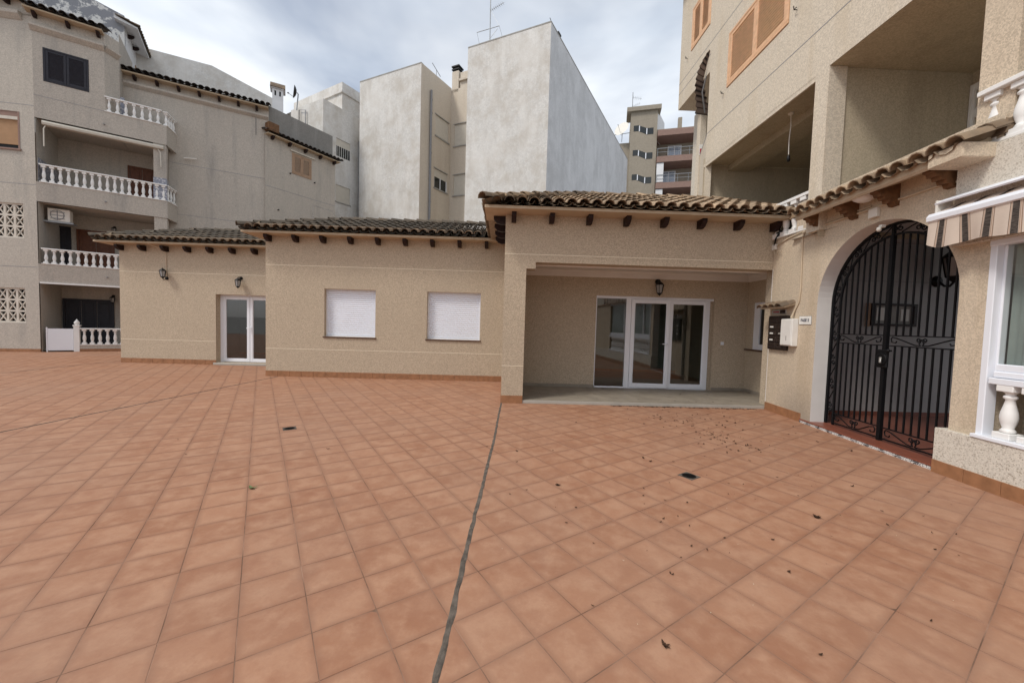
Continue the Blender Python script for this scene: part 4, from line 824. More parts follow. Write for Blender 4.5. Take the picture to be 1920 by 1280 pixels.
wi = part('window', MB().box(L0, -2.1, -2.05, -.12, .01, 7.5, 8.84).box(L0, -.47, -.42, -.12, .01, 7.5, 8.84).box(L0, -2.05, -.47, -.12, -.02, 8.66, 8.84).cbox(L0, -2.13, -.38, -.1, .05, 7.44, 7.5, .004), 'mauve', bl, None, None, L0.P(-2, 0, 7.5))
part('roller_blind', MB().box(L0, -2.05, -.47, -.12, -.07, 7.66, 8.66), 'blind_tan', wi); part('dark_gap', MB().box(L0, -2.05, -.47, -.14, -.10, 7.5, 7.66), 'black', wi)
part('blind_box', MB().box(L0, -2.05, -.47, -.1, -.015, 8.55, 8.66), 'blind_cream', wi)
for z_ in (9.12, 6.25, 3.2): part('joint_line', MB().box(L0, -6, -.25, -.03, .004, z_-.008, z_+.008).box(LC, 0, d_.length, -.03, .004, z_-.008, z_+.008), 'grey_pipe', bl)
part('cornice', MB().prof(L0, -6, -.25, [(0, 12.1), (.02, 12.1), (.16, 12.24), (.16, 12.36), (0, 12.36)]), 'stucco_left', bl)
rf = part('roof_edge', MB().box(L0, -6, -.2, -.3, .4, 12.75, 12.8), 'soffit', bl); tile_slope(rf, L0.P(-4, .4, 12.82), L0.u, -L0.n, .36, 3.8, .6, 'rt_black')
corbels(bl, L0, [-.62, -1.5, -2.4], 12.58); part('upper_wall', MB().wall(L0, -6, -.25, 12.3, 12.8).wall(LC, 0, d_.length, 12.3, 12.8), 'stucco_left', bl)
# balcony front
e2_ = 3.70; bf = MB()
for z0_, z1_ in ((2.63, 3.34), (5.66, 6.38), (8.72, 9.52)): part('balcony_parapet', MB().box(L2, 0.02, e2_, -.12, 0, z0_, z1_), 'stucco_left', bl)
EC = L2.P(e2_, 0, 0); EP = V((-14.74, 17.84, 0)); dd = EP-EC; LS = Fr((EC.x, EC.y), math.degrees(atan2(dd.x, dd.y))); sr = MB()
for z0_, z1_ in ((2.63, 3.34), (5.66, 6.38), (8.72, 9.52)): part('balcony_side_parapet', MB().box(LS, 0, dd.length, -.12, 0, z0_, z1_), 'stucco_left', bl)
up2 = MB().wall(L2, .02, 1.88, 9.52, 12.55, [(.27, 1.45, 10.1, 11.32)], 0, .08); u2 = L2.P(1.88, 0, 0); LR = Fr((u2.x, u2.y), 57-52); up2.wall(LR, 0, .55, 9.5, 12.55); u3 = LR.P(.55, 0, 0)
LR2 = Fr((u3.x, u3.y), -33); up2.wall(LR2, 0, 2.2, 8.7, 12.9); part('upper_wall', up2, 'stucco_left', bl)
part('cornice', MB().prof(L2, -.02, 1.9, [(0, 11.82), (.02, 11.82), (.15, 11.95), (.15, 12.02), (0, 12.06)]).prof(LR, 0, .5, [(0, 11.82), (.02, 11.82), (.15, 11.95), (.15, 12.02), (0, 12.06)]), 'stucco_left', bl)
rf = part('roof_edge', MB().box(L2, -.1, 1.9, -.5, .35, 12.42, 12.47), 'soffit', bl); tile_slope(rf, L2.P(-.1, .38, 12.49), L2.u, -L2.n, .36, 2.0, .9, 'rt_black'); corbels(bl, L2, [.12, .95, 1.75], 12.26)
louvre_pair(bl, L2, .33, 1.39, 10.16, 11.26, 'wood_dim', .015, 30)
part('joint_line', MB().box(L2, .02, 1.88, -.03, .004, 9.52, 9.535), 'grey_pipe', bl)
rec = MB(); bk = -2.0
rec.wall(L2, -.8, e2_+.2, 0, 8.75, (), bk).quad(L2.P(.05, 0, 0), L2.P(.05, 0, 8.72), L2.P(.05, bk, 8.72), L2.P(.05, bk, 0))
for z_ in (2.63, 5.66, 8.72): rec.quad(L2.P(0, -.02, z_), L2.P(e2_, -.02, z_), L2.P(e2_-.1, bk, z_), L2.P(0, bk, z_))
for z_ in (.06, 3.0, 6.1, 9.1): rec.quad(L2.P(0, -.1, z_), L2.P(e2_, -.1, z_), L2.P(e2_-.1, bk, z_), L2.P(0, bk, z_))
part('balcony_recess', rec, 'stucco_left', bl)
for z0_, z1_ in ((0, 2.63), (3.3, 5.66), (6.3, 8.72)): part('balcony_column', MB().box(L2, 3.27, 3.68, -.45, -.03, z0_, z1_), 'stucco_left', bl)
for q_ in ((3.26, 3.69, -.46, -.025, 6.38, 7.32), (.052, .07, -1.9, -.1, 6.38, 7.3), (1.9, 2.35, -.5, -.45, 9.5, 10.4)): part('tiled_dado', MB().box(L2, *q_), 'azulejo_blue', bl)
balustrade(bl, L2, .1, 3.66, 3.34, 3.94, .205, -.03, .85, 8, .05, .03); balustrade(bl, L2, .1, 3.68, 6.38, 7.06, .205, -.03, .85, 8, .05, .03); balustrade(bl, L2, 1.86, 3.55, 9.52, 10.12, .215, -.03, .85, 8, .05, .03)
balustrade(bl, LS, .05, dd.length-.05, 6.38, 7.06, .205, -.03, .85, 8, .05, .03); balustrade(bl, LS, .0, dd.length-.05, 9.52, 10.1, .205, -.03, .85, 8, .05, .03)
balustrade(bl, L2, 1.05, 3.66, .26, .93, .205, -.03, .85, 8, .05, .03)
part('low_plinth', MB().box(L2, .95, 3.68, -.14, 0, -.01, .26), 'stucco_left', bl); part('skirting', MB().box(L2, .95, 3.68, -.05, .012, -.01, .11).box(L0, -6, -.25, -.05, .012, -.01, .12).box(LC, 0, d_.length, -.05, .012, -.01, .12), 'skirting', bl)
gp_ = part('gate_post', MB().cbox(L2, .88, 1.04, -.14, .02, 0, 1.0, .008).cbox(L2, .86, 1.06, -.16, .04, 1.0, 1.05, .008).lathe(L2.P(.96, -.06, 1.05), [(.05, 0), (.08, .05), (.085, .1), (.05, .16), (.0, .24)], 10), 'white', bl)
single('garden_gate', MB().cbox(L2, .19, .86, -.08, -.04, .05, .90, .006).cbox(L2, .15, .19, -.09, -.03, 0, .95, .006), 'pvc', 'low solid white gate into the far left ground floor terrace', 'gate', L2.P(.5, -.06, 0))
def panel_door(parent, fr, a0, a1, z0, z1, b, mat='wood_door', n=2):
    d = part('door', MB().box(fr, a0-.07, a0, b, b+.05, z0, z1).box(fr, a1, a1+.07, b, b+.05, z0, z1).box(fr, a0-.07, a1+.07, b, b+.05, z1, z1+.07), mat, parent, None, None, fr.P(a0, b, z0)); w = (a1-a0)/n
    for i in range(n):
        x0, x1 = a0+i*w+.008, a0+(i+1)*w-.008; part('door_leaf', MB().box(fr, x0, x1, b, b+.02, z0, z1).cbox(fr, x0+.08, x1-.08, b+.02, b+.035, z0+.15, z0+(z1-z0)*.42, .008).cbox(fr, x0+.08, x1-.08, b+.02, b+.035, z0+(z1-z0)*.48, z1-.1, .008), mat, d)
    return d
panel_door(bl, L2, 2.2, 3.0, 6.1, 8.05, bk+.01, n=2); panel_door(bl, L2, .6, 1.6, 3.0, 5.0, bk+.01); panel_door(bl, L2, .15, 1.55, .06, 2.05, bk+.01, 'wood_dim', 3); panel_door(bl, L2, -.02, .3, 3.0, 5.05, bk+.01, 'wood_dim', 1); panel_door(bl, L2, 1.95, 2.9, 3.0, 5.0, bk+.01)
part('awning_housing', MB().prof(L2, .22, 3.6, [(-.14, 8.50), (-.14, 8.62), (.06, 8.64), (.1, 8.58), (.08, 8.50)]).tube([L2.P(.3, .0, 8.5), L2.P(.26, .05, 8.35), L2.P(.26, .06, 7.7)], .02, 6).tube([L2.P(3.4, .0, 8.5), L2.P(3.5, .05, 8.35), L2.P(3.52, .06, 7.75)], .02, 6), 'blind_cream', bl)
part('edge_trim', MB().box(L2, .05, e2_, -.05, .03, 2.60, 2.66), 'white', bl)
for z_ in (3.0, 6.0, 9.02): part('waste_spout', MB().tube([L2.P(1.85, -.05, z_), L2.P(1.85, .09, z_-.02)], .025, 7), 'grey_pipe', bl)
t = thing('air_conditioner', 'boxy air conditioner hung under the first floor balcony ceiling at far left', 'air conditioner', L2.P(.3, -.5, 5.1)); part('case', MB().cbox(L2, .16, .75, -.75, -.42, 5.06, 5.54, .015), 'plastic', t); part('grille', MB().tube([L2.P(.42+.18*cos(q*pi/10), -.41, 5.3+.18*sin(q*pi/10)) for q in range(20)], .012, 5, True).box(L2, .24, .62, -.42, -.40, 5.28, 5.30).box(L2, .24, .62, -.42, -.40, 5.16, 5.18).box(L2, .24, .62, -.42, -.40, 5.40, 5.42).box(L2, .41, .43, -.42, -.40, 5.1, 5.5), 'grey_pipe', t); part('bracket', MB().box(L2, .05, .85, -.8, -.38, 5.0, 5.05), 'grey_metal', t)
lantern('black lantern on the first floor balcony wall of the left building', L2.P(1.68, bk+.02, 5.32), L2.n, .9); lantern('black lantern on the ground floor terrace wall of the left building', L2.P(1.6, bk+.02, 2.3), L2.n, 1.0)
# long side wall behind the balconies
lw = MB().wall(L3, 3.55, 7.29, 0, 9.15).wall(L3, 2.0, 7.29, 9.15, 11.7); part('side_wall', lw, 'stucco_left', bl); part('wall_end', MB().quad(L3.P(7.29, 0, 0), L3.P(7.29, -5, 0), L3.P(7.29, -5, 11.7), L3.P(7.29, 0, 11.7)), 'stucco_left', bl)
for z_ in (8.31, 6.07): part('joint_line', MB().box(L3, 3.6, 7.29, -.03, .004, z_-.009, z_+.009), 'grey_pipe', bl)
part('cornice', MB().prof(L3, 2.0, 7.29, [(0, 11.12), (.02, 11.12), (.14, 11.22), (.14, 11.3), (0, 11.34)]), 'stucco_left', bl)
rf = part('roof_edge', MB().box(L3, 2.0, 7.3, -.4, .34, 11.58, 11.63), 'soffit', bl); tile_slope(rf, L3.P(2.0, .36, 11.65), L3.u, -L3.n, .36, 5.3, .5, 'rt_black'); corbels(bl, L3, [2.5+.72*i for i in range(7)], 11.42)
part('roof_deck', MB().quad(L3.P(2, .3, 11.66), L3.P(7.3, .3, 11.66), L3.P(7.3, -4, 12.6), L3.P(2, -4, 12.6)), 'rt_black', bl)
part('side_awning_rail', MB().tube([L3.P(4.1, .12, 8.55), L3.P(4.55, .14, 8.6)], .03, 6), 'plastic', bl)
# penthouse with peeling paint
pc = V((-18.64, 19.65, 0)); PH = Fr((pc.x, pc.y), 57); PR_ = Fr((pc.x, pc.y), -33)
ph = thing('penthouse', 'white rooftop penthouse with peeling grey stained wall at top left', 'building', (pc.x, pc.y, 12)); part('stained_wall', MB().poly(PH, [(-7, 12), (0, 12), (0, 15.85), (-1.13, 16.15), (-7, 17.6)], 0, .2), 'stained', ph); part('side_wall', MB().wall(PR_, 0, 7, 12, 15.5), 'clean_white', ph)
rf = part('roof', MB().prof(PR_, -.3, 7.2, [(-.3, 15.6), (-.3, 15.46), (.5, 15.28), (.52, 15.34)]), 'clean_white', ph); tile_slope(rf, PR_.P(-.3, .55, 15.34), PR_.u, -PR_.n, .25, 7.4, .7, 'rt_dark'); corbels(ph, PR_, [.6+1.0*i for i in range(6)], 15.15)
part('door', MB().box(PR_, 2.0, 2.7, -.02, .03, 12.2, 14.6), 'pine_dim', ph)
# pale wall with a gable behind
GW = Fr((-17.56, 14.985), 62).off(-7)
single('gable_house', MB().poly(GW, [(-3, 8), (7.2, 8), (7.2, 14.95), (6.9, 15.05), (4.25, 15.87), (1.5, 15.82), (-3, 15.8)], 0, 6), 'white_render', 'blank pale wall with a sloping gable rising behind the left roofs', 'building', GW.P(3, 0, 8))
# cement faced house with small louvred window
L4 = Fr((-11.66, 19.5), 32)
b4 = thing('town_house', 'grey cement faced town house with brown shutters beside the left building', 'building', L4.P(1.8, 0, 0)); part('wall', MB().wall(L4, -.2, 3.55, 0, 10.5, [], 0).quad(L4.P(3.55, 0, 0), L4.P(3.55, -6, 0), L4.P(3.55, -6, 10.5), L4.P(3.55, 0, 10.5)), 'stucco_left', b4)
part('parapet', MB().poly(L4, [(-.5, 10.3), (3.55, 10.3), (3.55, 11.95), (-.5, 11.95)], -.25, 5.7), 'dark_render', b4)
rf = part('roof_edge', MB().box(L4, -.2, 3.7, -.25, .28, 10.42, 10.46), 'soffit', b4); tile_slope(rf, L4.P(-.2, .3, 10.48), L4.u, -L4.n, .3, 3.95, .5, 'rt_black'); corbels(b4, L4, [.1+.83*i for i in range(5)], 10.26)
part('joint_line', MB().box(L4, -.2, 3.55, -.03, .004, 7.98, 8.0), 'grey_pipe', b4); louvre_pair(b4, L4, 1.16, 2.08, 9.06, 9.98, 'pine_dim', .03, 22); part('awning_rail', MB().box(L4, 1.0, 2.3, 0, .08, 10.1, 10.16), 'blind_cream', b4)
lattice(b4, L4, 2.26, 3.44, 6.8, 7.66, 4, 3, -.02); part('eave_end', MB().box(L4, -.2, .28, 0, .35, 10.55, 10.95), 'wood_carved', b4)
for a, z in ((1.0, 8.95), (2.3, 8.9), (.4, 6.95)): part('wall_hook', MB().tube([L4.P(a, 0, z), L4.P(a, .1, z)], .03, 6), 'black', b4)
ch = thing('rooftop_chimney', 'white rooftop chimney with its own little tiled roof', 'chimney', (-12.45, 21.66, 11.9)); CH = Fr((-12.72, 21.52), 62)
part('shaft', MB().box(CH, 0, .5, -.5, 0, 11.5, 13.85).box(CH, -.06, .56, -.56, .06, 13.86, 13.9), 'clean_white', ch)
part('cap', MB().prof(CH, -.1, .6, [(.12, 13.9), (-.25, 14.28), (-.62, 13.9)]), 'rt_mid', ch); part('vent', MB().box(CH, .1, .18, -.02, .004, 13.5, 13.75).box(CH, .32, .4, -.02, .004, 13.5, 13.75), 'black', ch)
# satellite dish
def dish(label, c, n, r, mat='plastic', postlen=1.):
    t = thing('satellite_dish', label, 'satellite dish', V(c)-V((0, 0, postlen)), 'satellite dishes'); c = V(c); n = V(n).normalized(); part('reflector', MB().lathe(c, [(.001, 0), (r*.4, .02), (r*.75, .08), (r, .16)], 20, n), mat, t)
    part('post', MB().tube([c-V((0, 0, postlen)), c-V((0, 0, .05))-n*.08, c-n*.02], .03, 6), 'grey_metal', t); x = n.orthogonal().normalized(); part('feed_arm', MB().tube([c+V((0, 0, -r*.9))+n*.12, c+n*.75*r*1.6-V((0, 0, .2))], .014, 5).lathe(c+n*.75*r*1.6-V((0, 0, .2)), [(.0, -.05), (.04, -.04), (.04, .05), (.0, .06)], 8, n), 'grey_metal', t)
    return t
dish('dark satellite dish on the roof beside the white chimney', (-12.42, 23.4, 14.7), (-.85, -.5, .1), .36, 'black')
# stepped white block with barred window
L5 = Fr((-9.5, 27.5), 31); c5 = L5.P(-3.6, 0, 0); L5l = Fr((c5.x, c5.y), 31-62-90+2); L5l = Fr((c5.x, c5.y), -61+180)
b5 = thing('apartment_block', 'stepped white apartment block between the cement house and the pale tower', 'building', L5.P(-2, 0, 0)); part('wall', MB().wall(L5, -3.6, 0, 0, 15.0, [(-2.7, -1.65, 11.95, 13.05), (-2.7, -1.65, 9.1, 10.15)], 0, .12).wall(L5l, -3.2, 0, 0, 15.0).quad(L5.P(-3.6, 0, 15), L5.P(0, 0, 15), L5.P(0, -6, 15), L5.P(-3.6, -6, 15)), 'white_render', b5)
part('stair_head', MB().box(L5, -1.85, 3, -6, -.6, 14.5, 17.1).box(L5, -1.95, 3, -6.1, -.5, 16.4, 16.5), 'white_render', b5); part('roof_step', MB().box(L5l, -5.5, -1.5, -5, -.5, 14, 15.3), 'white_render', b5)
wi = part('window', MB().box(L5, -2.7, -1.65, -.1, -.04, 12.6, 13.05), 'blind_cream', b5, None, None, L5.P(-2.7, 0, 12)); part('glass_pane', MB().box(L5, -2.7, -1.65, -.1, -.06, 11.95, 12.6), 'glass', wi)
for i in range(7): part('window_bar', MB().tube([L5.P(-2.65+i*.16, .02, 11.95), L5.P(-2.65+i*.16, .02, 12.6)], .012, 4), 'white', wi, None, None, L5.P(-2.65+i*.16, .02, 11.95))
wi = part('window', MB().box(L5, -2.7, -1.65, -.1, -.04, 9.1, 10.15), 'blind_cream', b5, None, None, L5.P(-2.7, 0, 9.1)); part('window_sill', MB().box(L5, -2.75, -1.6, -.1, .05, 9.03, 9.09), 'concrete', wi)
part('downpipe', MB().tube([L5.P(-1.0, .08, 0), L5.P(-1.0, .08, 13.5)], .06, 8), 'grey_pipe', b5)
t = single('metal_frame', MB().tube([L5l.P(-2.2, .1, 13.2), L5l.P(-2.2, .1, 14.75), L5l.P(-1.55, .1, 14.6), L5l.P(-1.55, .1, 13.2)], .03, 5), 'grey_pipe', 'small metal frame on the roof before the stepped white block', 'frame', L5l.P(-2, .1, 13.2))
# the big pale tower pair with a light well between them
AL = Fr((2.03, 20.18), 116); AH = 16.95
tw = thing('apartment_block', 'tall blank pale rendered apartment block in the middle background', 'building', (2.0, 20.2, 0)); AR2 = Fr((2.03, 20.18), 210)
aA, aB, aC = -4.9, -8.13, -13.05; Bc = AL.P(aB, 0, 0); BRf = Fr((Bc.x, Bc.y), 31); wd = 2.85; Ic = BRf.P(wd, 0, 0); IB = Fr((Ic.x, Ic.y), 116)
part('front_wall', MB().wall(AL, aA, 0, 0, AH).wall(AL, aC, aB, 0, AH), 'white_render', tw)
part('right_wall', MB().wall(Fr((2.03, 20.18), 30), 0, 18, 0, AH), 'shaded_white_render', tw)
wa, wb = (1.34, 2.62, 13.32, 14.6), (1.31, 2.57, 10.07, 11.28); ia, ib = (.28, 1.4, 13.16, 14.56), (.3, 1.4, 9.95, 11.29)
part('well_wall', MB().wall(BRf, 0, wd, 0, AH, [wa, wb], 0, .1).wall(IB, 0, 4, 0, AH-.1, [ia, ib], 0, .1), 'cream_render', tw)
part('roof_slab', MB().quad(AL.P(aA, 0, AH-.35), AL.P(0, 0, AH-.35), AL.P(0, -18, AH-.35), AL.P(aA, -18, AH-.35)).quad(AL.P(aC, 0, AH-.35), AL.P(aB, 0, AH-.35), AL.P(aB, -18, AH-.35), AL.P(aC, -18, AH-.35)), 'concrete', tw)
part('coping', MB().box(AL, aA, 0, -.2, .015, AH-.03, AH+.03).box(AL, aC, aB, -.2, .015, AH-.03, AH+.03).box(Fr((2.03, 20.18), 30), .02, 18, -.2, .015, AH-.03, AH+.03), 'concrete', tw)
part('left_return', MB().quad(AL.P(aC, 0, 0), AL.P(aC, -8, 0), AL.P(aC, -8, AH), AL.P(aC, 0, AH)).quad(AL.P(aA, 0, 0), AL.P(aA, -6, 0), AL.P(aA, -6, AH), AL.P(aA, 0, AH)), 'white_render', tw)
for fr, (a0, a1, z0, z1), gl in ((BRf, wa, 0), (BRf, wb, .72), (IB, ia, 0), (IB, ib, 0)):
    w = part('window', MB().box(fr, a0, a1, -.1, -.045, z0+gl, z1), 'blind_cream', tw, None, None, fr.P(a0, 0, z0)); part('window_sill', MB().box(fr, a0-.06, a1+.06, -.1, .06, z0-.07, z0), 'concrete', w); part('lintel_line', MB().box(fr, a0-.06, a1+.06, -.02, .03, z1, z1+.05), 'concrete', w)
    if gl: part('glass_pane', MB().box(fr, a0, a1, -.1, -.06, z0, z0+gl), 'glass', w); part('window_frame', MB().box(fr, a0, a0+.06, -.1, -.04, z0, z0+gl).box(fr, a1-.06, a1, -.1, -.04, z0, z0+gl).box(fr, (a0+a1)/2-.03, (a0+a1)/2+.03, -.1, -.04, z0, z0+gl).box(fr, a0+.06, a1-.06, -.1, -.041, z0, z0+.05), 'pvc', w)
part('downpipe', MB().tube([BRf.P(.85, .09, 0), BRf.P(.82, .09, 15.75)], .07, 8), 'grey_pipe', tw)
for z in (6, 9, 12, 14.4, 15.2): part('pipe_clip', MB().lathe(BRf.P(.84, .09, z), [(.085, -.03), (.085, .03)], 8), 'grey_pipe', tw)
def chimney(fr, a, b, z0, z1, w=.35, par=tw):
    c = part('chimney', MB().box(fr, a, a+w, b-w, b, z0, z1), 'cream_render', par, None, None, fr.P(a, b, z0)); part('chimney_cowl', MB().box(fr, a-.04, a+w+.04, b-w-.04, b+.04, z1+.28, z1+.36).box(fr, a+.03, a+w-.03, b-w+.03, b-.03, z1, z1+.28).box(fr, a-.03, a+w+.03, b-w-.03, b+.03, z1+.1, z1+.16), 'black', c)
chimney(IB, .02, 0, AH-.3, 18.0, .5); part('roof_parapet', MB().box(IB, .6, 3.0, -.4, -.1, AH-.2, 17.9).box(IB, .6, 3.0, -.1, .05, 17.3, 17.42), 'cream_render', tw); chimney(Fr((2.03, 20.18), 30), 1.3, -.15, AH-.3, 17.0, .3)
# television aerials
def yagi(mb, p, d, n, L, el): 
    p, d = V(p), V(d).normalized(); s = d.cross(V((0, 0, 1))).normalized(); mb.tube([p, p+d*L], .012, 5)
    for i in range(n): q = p+d*(L*(i+.3)/n); mb.tube([q-s*el, q+s*el], .006, 4); mb.tube([q-V((0, 0, el*.5)), q+V((0, 0, el*.5))], .006, 4)
t = thing('television_aerial', 'tall television aerial with stays on the pale block roof', 'antenna', AL.P(-4.07, -1, AH), 'television aerials'); P_ = lambda a, z, b=-1: AL.P(a, b, z)
part('mast', MB().tube([P_(-4.07, AH-.4), P_(-4.1, 20.6)], .03, 7), 'grey_metal', t); part('stay', MB().tube([P_(-4.95, 18.46), P_(-3.5, 18.42)], .02, 5).tube([P_(-4.95, 18.46), P_(-4.6, 17.1)], .012, 4).tube([P_(-3.5, 18.42), P_(-4.05, 19.4)], .01, 4).tube([P_(-3.5, 18.42), P_(-3.1, 17.2)], .012, 4).tube([P_(-4.07, 17.9), P_(-3.6, 18.3)], .012, 4).tube([P_(-3.85, 18.1), P_(-3.6, 17.6)], .01, 4), 'grey_metal', t)
mb = MB(); yagi(mb, P_(-4.1, 19.42), AL.u+V((0, 0, .22)), 8, .9, .13); yagi(mb, P_(-4.1, 20.1), AL.u*.3-AL.n*.2+V((0, 0, .3)), 5, .7, .2); part('elements', mb, 'grey_metal', t)
t = thing('television_aerial', 'small T shaped aerial above the light well', 'antenna', BRf.P(1.9, -.5, AH), 'television aerials'); part('mast', MB().tube([BRf.P(1.9, -.5, AH-.4), BRf.P(1.9, -.5, 17.75)], .02, 5), 'grey_metal', t); part('crossbar', MB().tube([BRf.P(1.5, -.5, 17.95), BRf.P(2.3, -.5, 17.55)], .02, 5), 'grey_metal', t)
Q = Fr((2.03, 20.18), 30); t = thing('television_aerial', 'short slanting aerial beside the chimney on the pale block', 'antenna', Q.P(1.0, -.4, AH), 'television aerials'); part('mast', MB().tube([Q.P(1.0, -.4, AH-.4), Q.P(1.0, -.4, 17.6)], .02, 5), 'grey_metal', t); part('crossbar', MB().tube([Q.P(.7, -.4, 17.75), Q.P(1.5, -.3, 17.15)], .02, 5), 'grey_metal', t)
single('white_cowl', MB().lathe((3.05, 11.5, 4.7), [(.12, 0), (.13, .1), (.1, .17), (.0, .2)], 12), 'white', 'small white vent cowl behind the porch ridge', 'vent', (3.05, 11.5, 4.7))
# far brown block with balconies
T = Fr((14.5, 38.0), 106)
bt = thing('apartment_block', 'far brown apartment block with mauve balconies and a stair tower', 'building', (14.5, 38, 0)); part('stair_tower', MB().wall(T, -2.5, 0, 0, 23.0, [], 0).quad(T.P(-2.5, 0, 0), T.P(-2.5, -5, 0), T.P(-2.5, -5, 23), T.P(-2.5, 0, 23)).quad(T.P(0, 0, 0), T.P(0, -5, 0), T.P(0, -5, 23.2), T.P(0, 0, 23.2)), 'brown_block', bt)
part('tower_cap', MB().box(T, -2.9, .3, -2, .25, 22.75, 23.15), 'brown_block', bt); part('low_wing', MB().box(T, -6, -2.5, -5, -.6, 0, 20.1), 'brown_block', bt); part('white_return', MB().quad(T.P(.02, -.5, 20), T.P(.9, -2.5, 20), T.P(.9, -2.5, 22.6), T.P(.02, -.5, 23)), 'clean_white', bt)
for k in range(7):
    z = 21.3-2.36*k; wv = part('zigzag_window', MB().poly(T, [(-2.2, z-.42), (-1.75, z-.42), (-.95, z-.82), (-.35, z-.82), (-.35, z-.22), (-.95, z-.22), (-1.75, z+.12), (-2.2, z+.12)], .02, .1), 'glass', bt, None, None, T.P(-2.2, 0, z))
    part('window_post', MB().box(T, -1.70, -1.62, -.05, .05, z-.48, z+.06).box(T, -1.0, -.92, -.05, .05, z-.82, z-.24), 'pvc', wv)
part('back_wall', MB().wall(T, 0, 8, 0, 20.3, (), -1.6), 'brown_block', bt); part('roof_parapet', MB().box(T, 0, 8, -1.8, -.1, 20.4, 20.9).box(T, 1.9, 2.25, -.5, -.15, 20.9, 21.9), 'brown_block', bt)
for k in range(8):
    z = 20.6-2.5*k; part('balcony_slab', MB().box(T, .05, 8, -1.6, .45, z-.55, z-.0), 'mauve', bt)
    if k:
        rl = MB().tube([T.P(.05, .4, z+.75), T.P(8, .4, z+.75)], .03, 4).tube([T.P(.05, .4, z+.4), T.P(8, .4, z+.4)], .02, 4)
        for i in range(9): rl.tube([T.P(.1+i*.95, .4, z), T.P(.1+i*.95, .4, z+.75)], .02, 4)
        part('balcony_railing', rl, 'grey_metal', bt)
    a = .75 if k else 1.2; w = part('window', MB().box(T, a, a+1.3, -1.6, -1.5, z-2.45, z-.75), 'pvc', bt, None, None, T.P(a, -1.5, z-2.4)); part('glass_pane', MB().box(T, a+.1, a+.6, -1.5, -1.48, z-2.4, z-.85).box(T, a+.7, a+1.2, -1.5, -1.48, z-2.4, z-.85), 'glass_blue', w)
    if k in (1, 2, 3): part('side_screen', MB().box(T, .08, .7, .1, .35, z-2.4, z-.6), 'clean_white', bt)
dish('pale mesh satellite dish on the far brown block', T.P(-3.3, -.3, 21.3), (-.6, -.6, .35), .75, 'plastic', 1.2)
t = thing('television_aerial', 'thin aerial on the far brown block stair tower', 'antenna', T.P(-2.4, -.4, 23), 'television aerials'); mb = MB(); yagi(mb, T.P(-2.4, -.4, 24.4), (.8, -.2, -.2), 5, .9, .3); yagi(mb, T.P(-2.4, -.4, 23.5), (.8, -.2, .3), 4, .8, .3); part('mast', MB().tube([T.P(-2.4, -.4, 22.9), T.P(-2.4, -.4, 24.9)], .035, 5), 'grey_metal', t); part('elements', mb, 'grey_metal', t)
single('roof_railing', MB().tube([T.P(-6, -.65, 20.9), T.P(-2.5, -.65, 21.1)], .03, 5).tube([T.P(-6, -.65, 20.1), T.P(-6, -.65, 20.9)], .03, 5).tube([T.P(-4.2, -.65, 20.1), T.P(-4.2, -.65, 21.0)], .03, 5), 'grey_metal', 'thin roof railing on the low wing of the far brown block', 'railing', T.P(-4, -.65, 20.1))

# ------------------------------------------------------------------ leaf litter
rl = random.Random(11)
def leaf(mb, x, y, s, rn, curl=.4):
    a = rn.uniform(0, 2*pi); d = V((cos(a), sin(a), 0)); p = V((-sin(a), cos(a), 0)); c = V((x, y, .004)); w = s*rn.uniform(.3, .55); k = 5; vs = []
    for i in range(k+1):
        f = i/k; ww = w*sin(pi*min(1, f*.9+.06))*.5; z = s*curl*(f-.5)**2*rn.uniform(.6, 1.5)
        vs += [c+d*(s*(f-.5))-p*ww+V((0, 0, z+ww*.35)), c+d*(s*(f-.5))+V((0, 0, z)), c+d*(s*(f-.5))+p*ww+V((0, 0, z+ww*.35))]
    mb.add(vs, [(3*i+j, 3*i+j+1, 3*i+j+4, 3*i+j+3) for i in range(k) for j in range(2)])
lt = MB(); pt = MB()
for i in range(260):
    f = rl.random(); leaf(lt, rl.uniform(2.2, 5.2), 7.655-abs(rl.gauss(0, .045)), rl.uniform(.02, .055), rl)
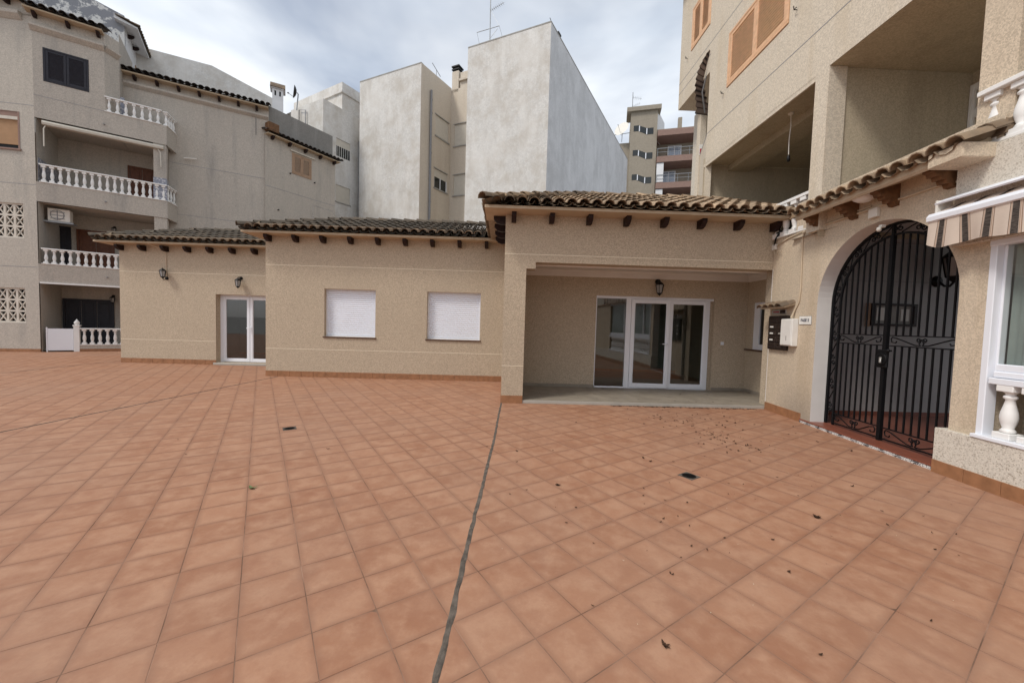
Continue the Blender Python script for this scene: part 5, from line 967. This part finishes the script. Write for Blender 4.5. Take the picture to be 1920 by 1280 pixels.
for cx, cy, sx, sy, n in ((3.1, 5.6, .15, .16, 34), (3.35, 5.05, .2, .1, 26), (3.4, 6.6, .6, .35, 70), (3.4, 5.6, .12, .1, 16), (2.6, 3.6, .8, .6, 40), (1.9, 2.6, .9, .5, 12), (1.0, 3.9, .8, .9, 18), (4.5, 5.9, .4, .8, 14), (0, 5, 2.5, 2.2, 16), (3.9, 3.2, .7, .8, 10)):
    for i in range(n):
        ly = rl.gauss(cy, sy); leaf(lt, min(5.1, rl.gauss(cx, sx)), ly, rl.uniform(.012, .055) if ly > 4.3 else rl.uniform(.008, .03), rl, .9)
for i in range(60): leaf(pt, min(5.1, rl.gauss(2.0, 1.8)), rl.uniform(1.2, 6.5), rl.uniform(.006, .014), rl)
for i in range(14): leaf(lt, rl.uniform(2.6, 5.3), rl.uniform(7.85, 9.2), rl.uniform(.02, .05), rl)
for i in range(len(lt.v)-14*18, len(lt.v)): lt.v[i] = (lt.v[i][0], lt.v[i][1], lt.v[i][2]+.067)
tag(part('fallen_leaves', lt, 'leaf'), 'small brown dry leaves scattered over the tiles before the porch', 'leaves', None, 'stuff')
tag(part('fallen_petals', pt, 'petal'), 'tiny pale petals and chips scattered over the tiles', 'petals', None, 'stuff')
for (x, y), lb, s in (((.593, 3.749), 'dark crumpled dry leaf right of the long mortar joint', .075), ((1.142, 2.409), 'dark crumpled leaf on a tile joint in the near foreground', .05), ((2.764, 3.186), 'large brown dry leaf before the gate, right of the drain', .085), ((.857, 1.845), 'narrow dry leaf lying along a tile joint nearest the camera', .06), ((3.71, 3.86), 'upright curled dry leaf nearest the gate step', .06), ((1.954, 2.441), 'small dark leaf in the right foreground', .045)):
    mb = MB(); 
    for i in range(4 if s > .055 else 2): leaf(mb, x+rl.uniform(-.012, .012), y+rl.uniform(-.012, .012), s*rl.uniform(.4, .75), rl, .8)
    single('dry_leaf', mb, 'leaf', lb, 'leaf', (x, y, 0), 'single fallen leaves')
mb = MB(); leaf(mb, -2.293, 3.553, .10, rl, .8); leaf(mb, -2.28, 3.56, .07, rl, .8); single('green_leaf', mb, 'leaf_green', 'pale green leaf alone on the left tiles', 'leaf', (-2.293, 3.553, 0))
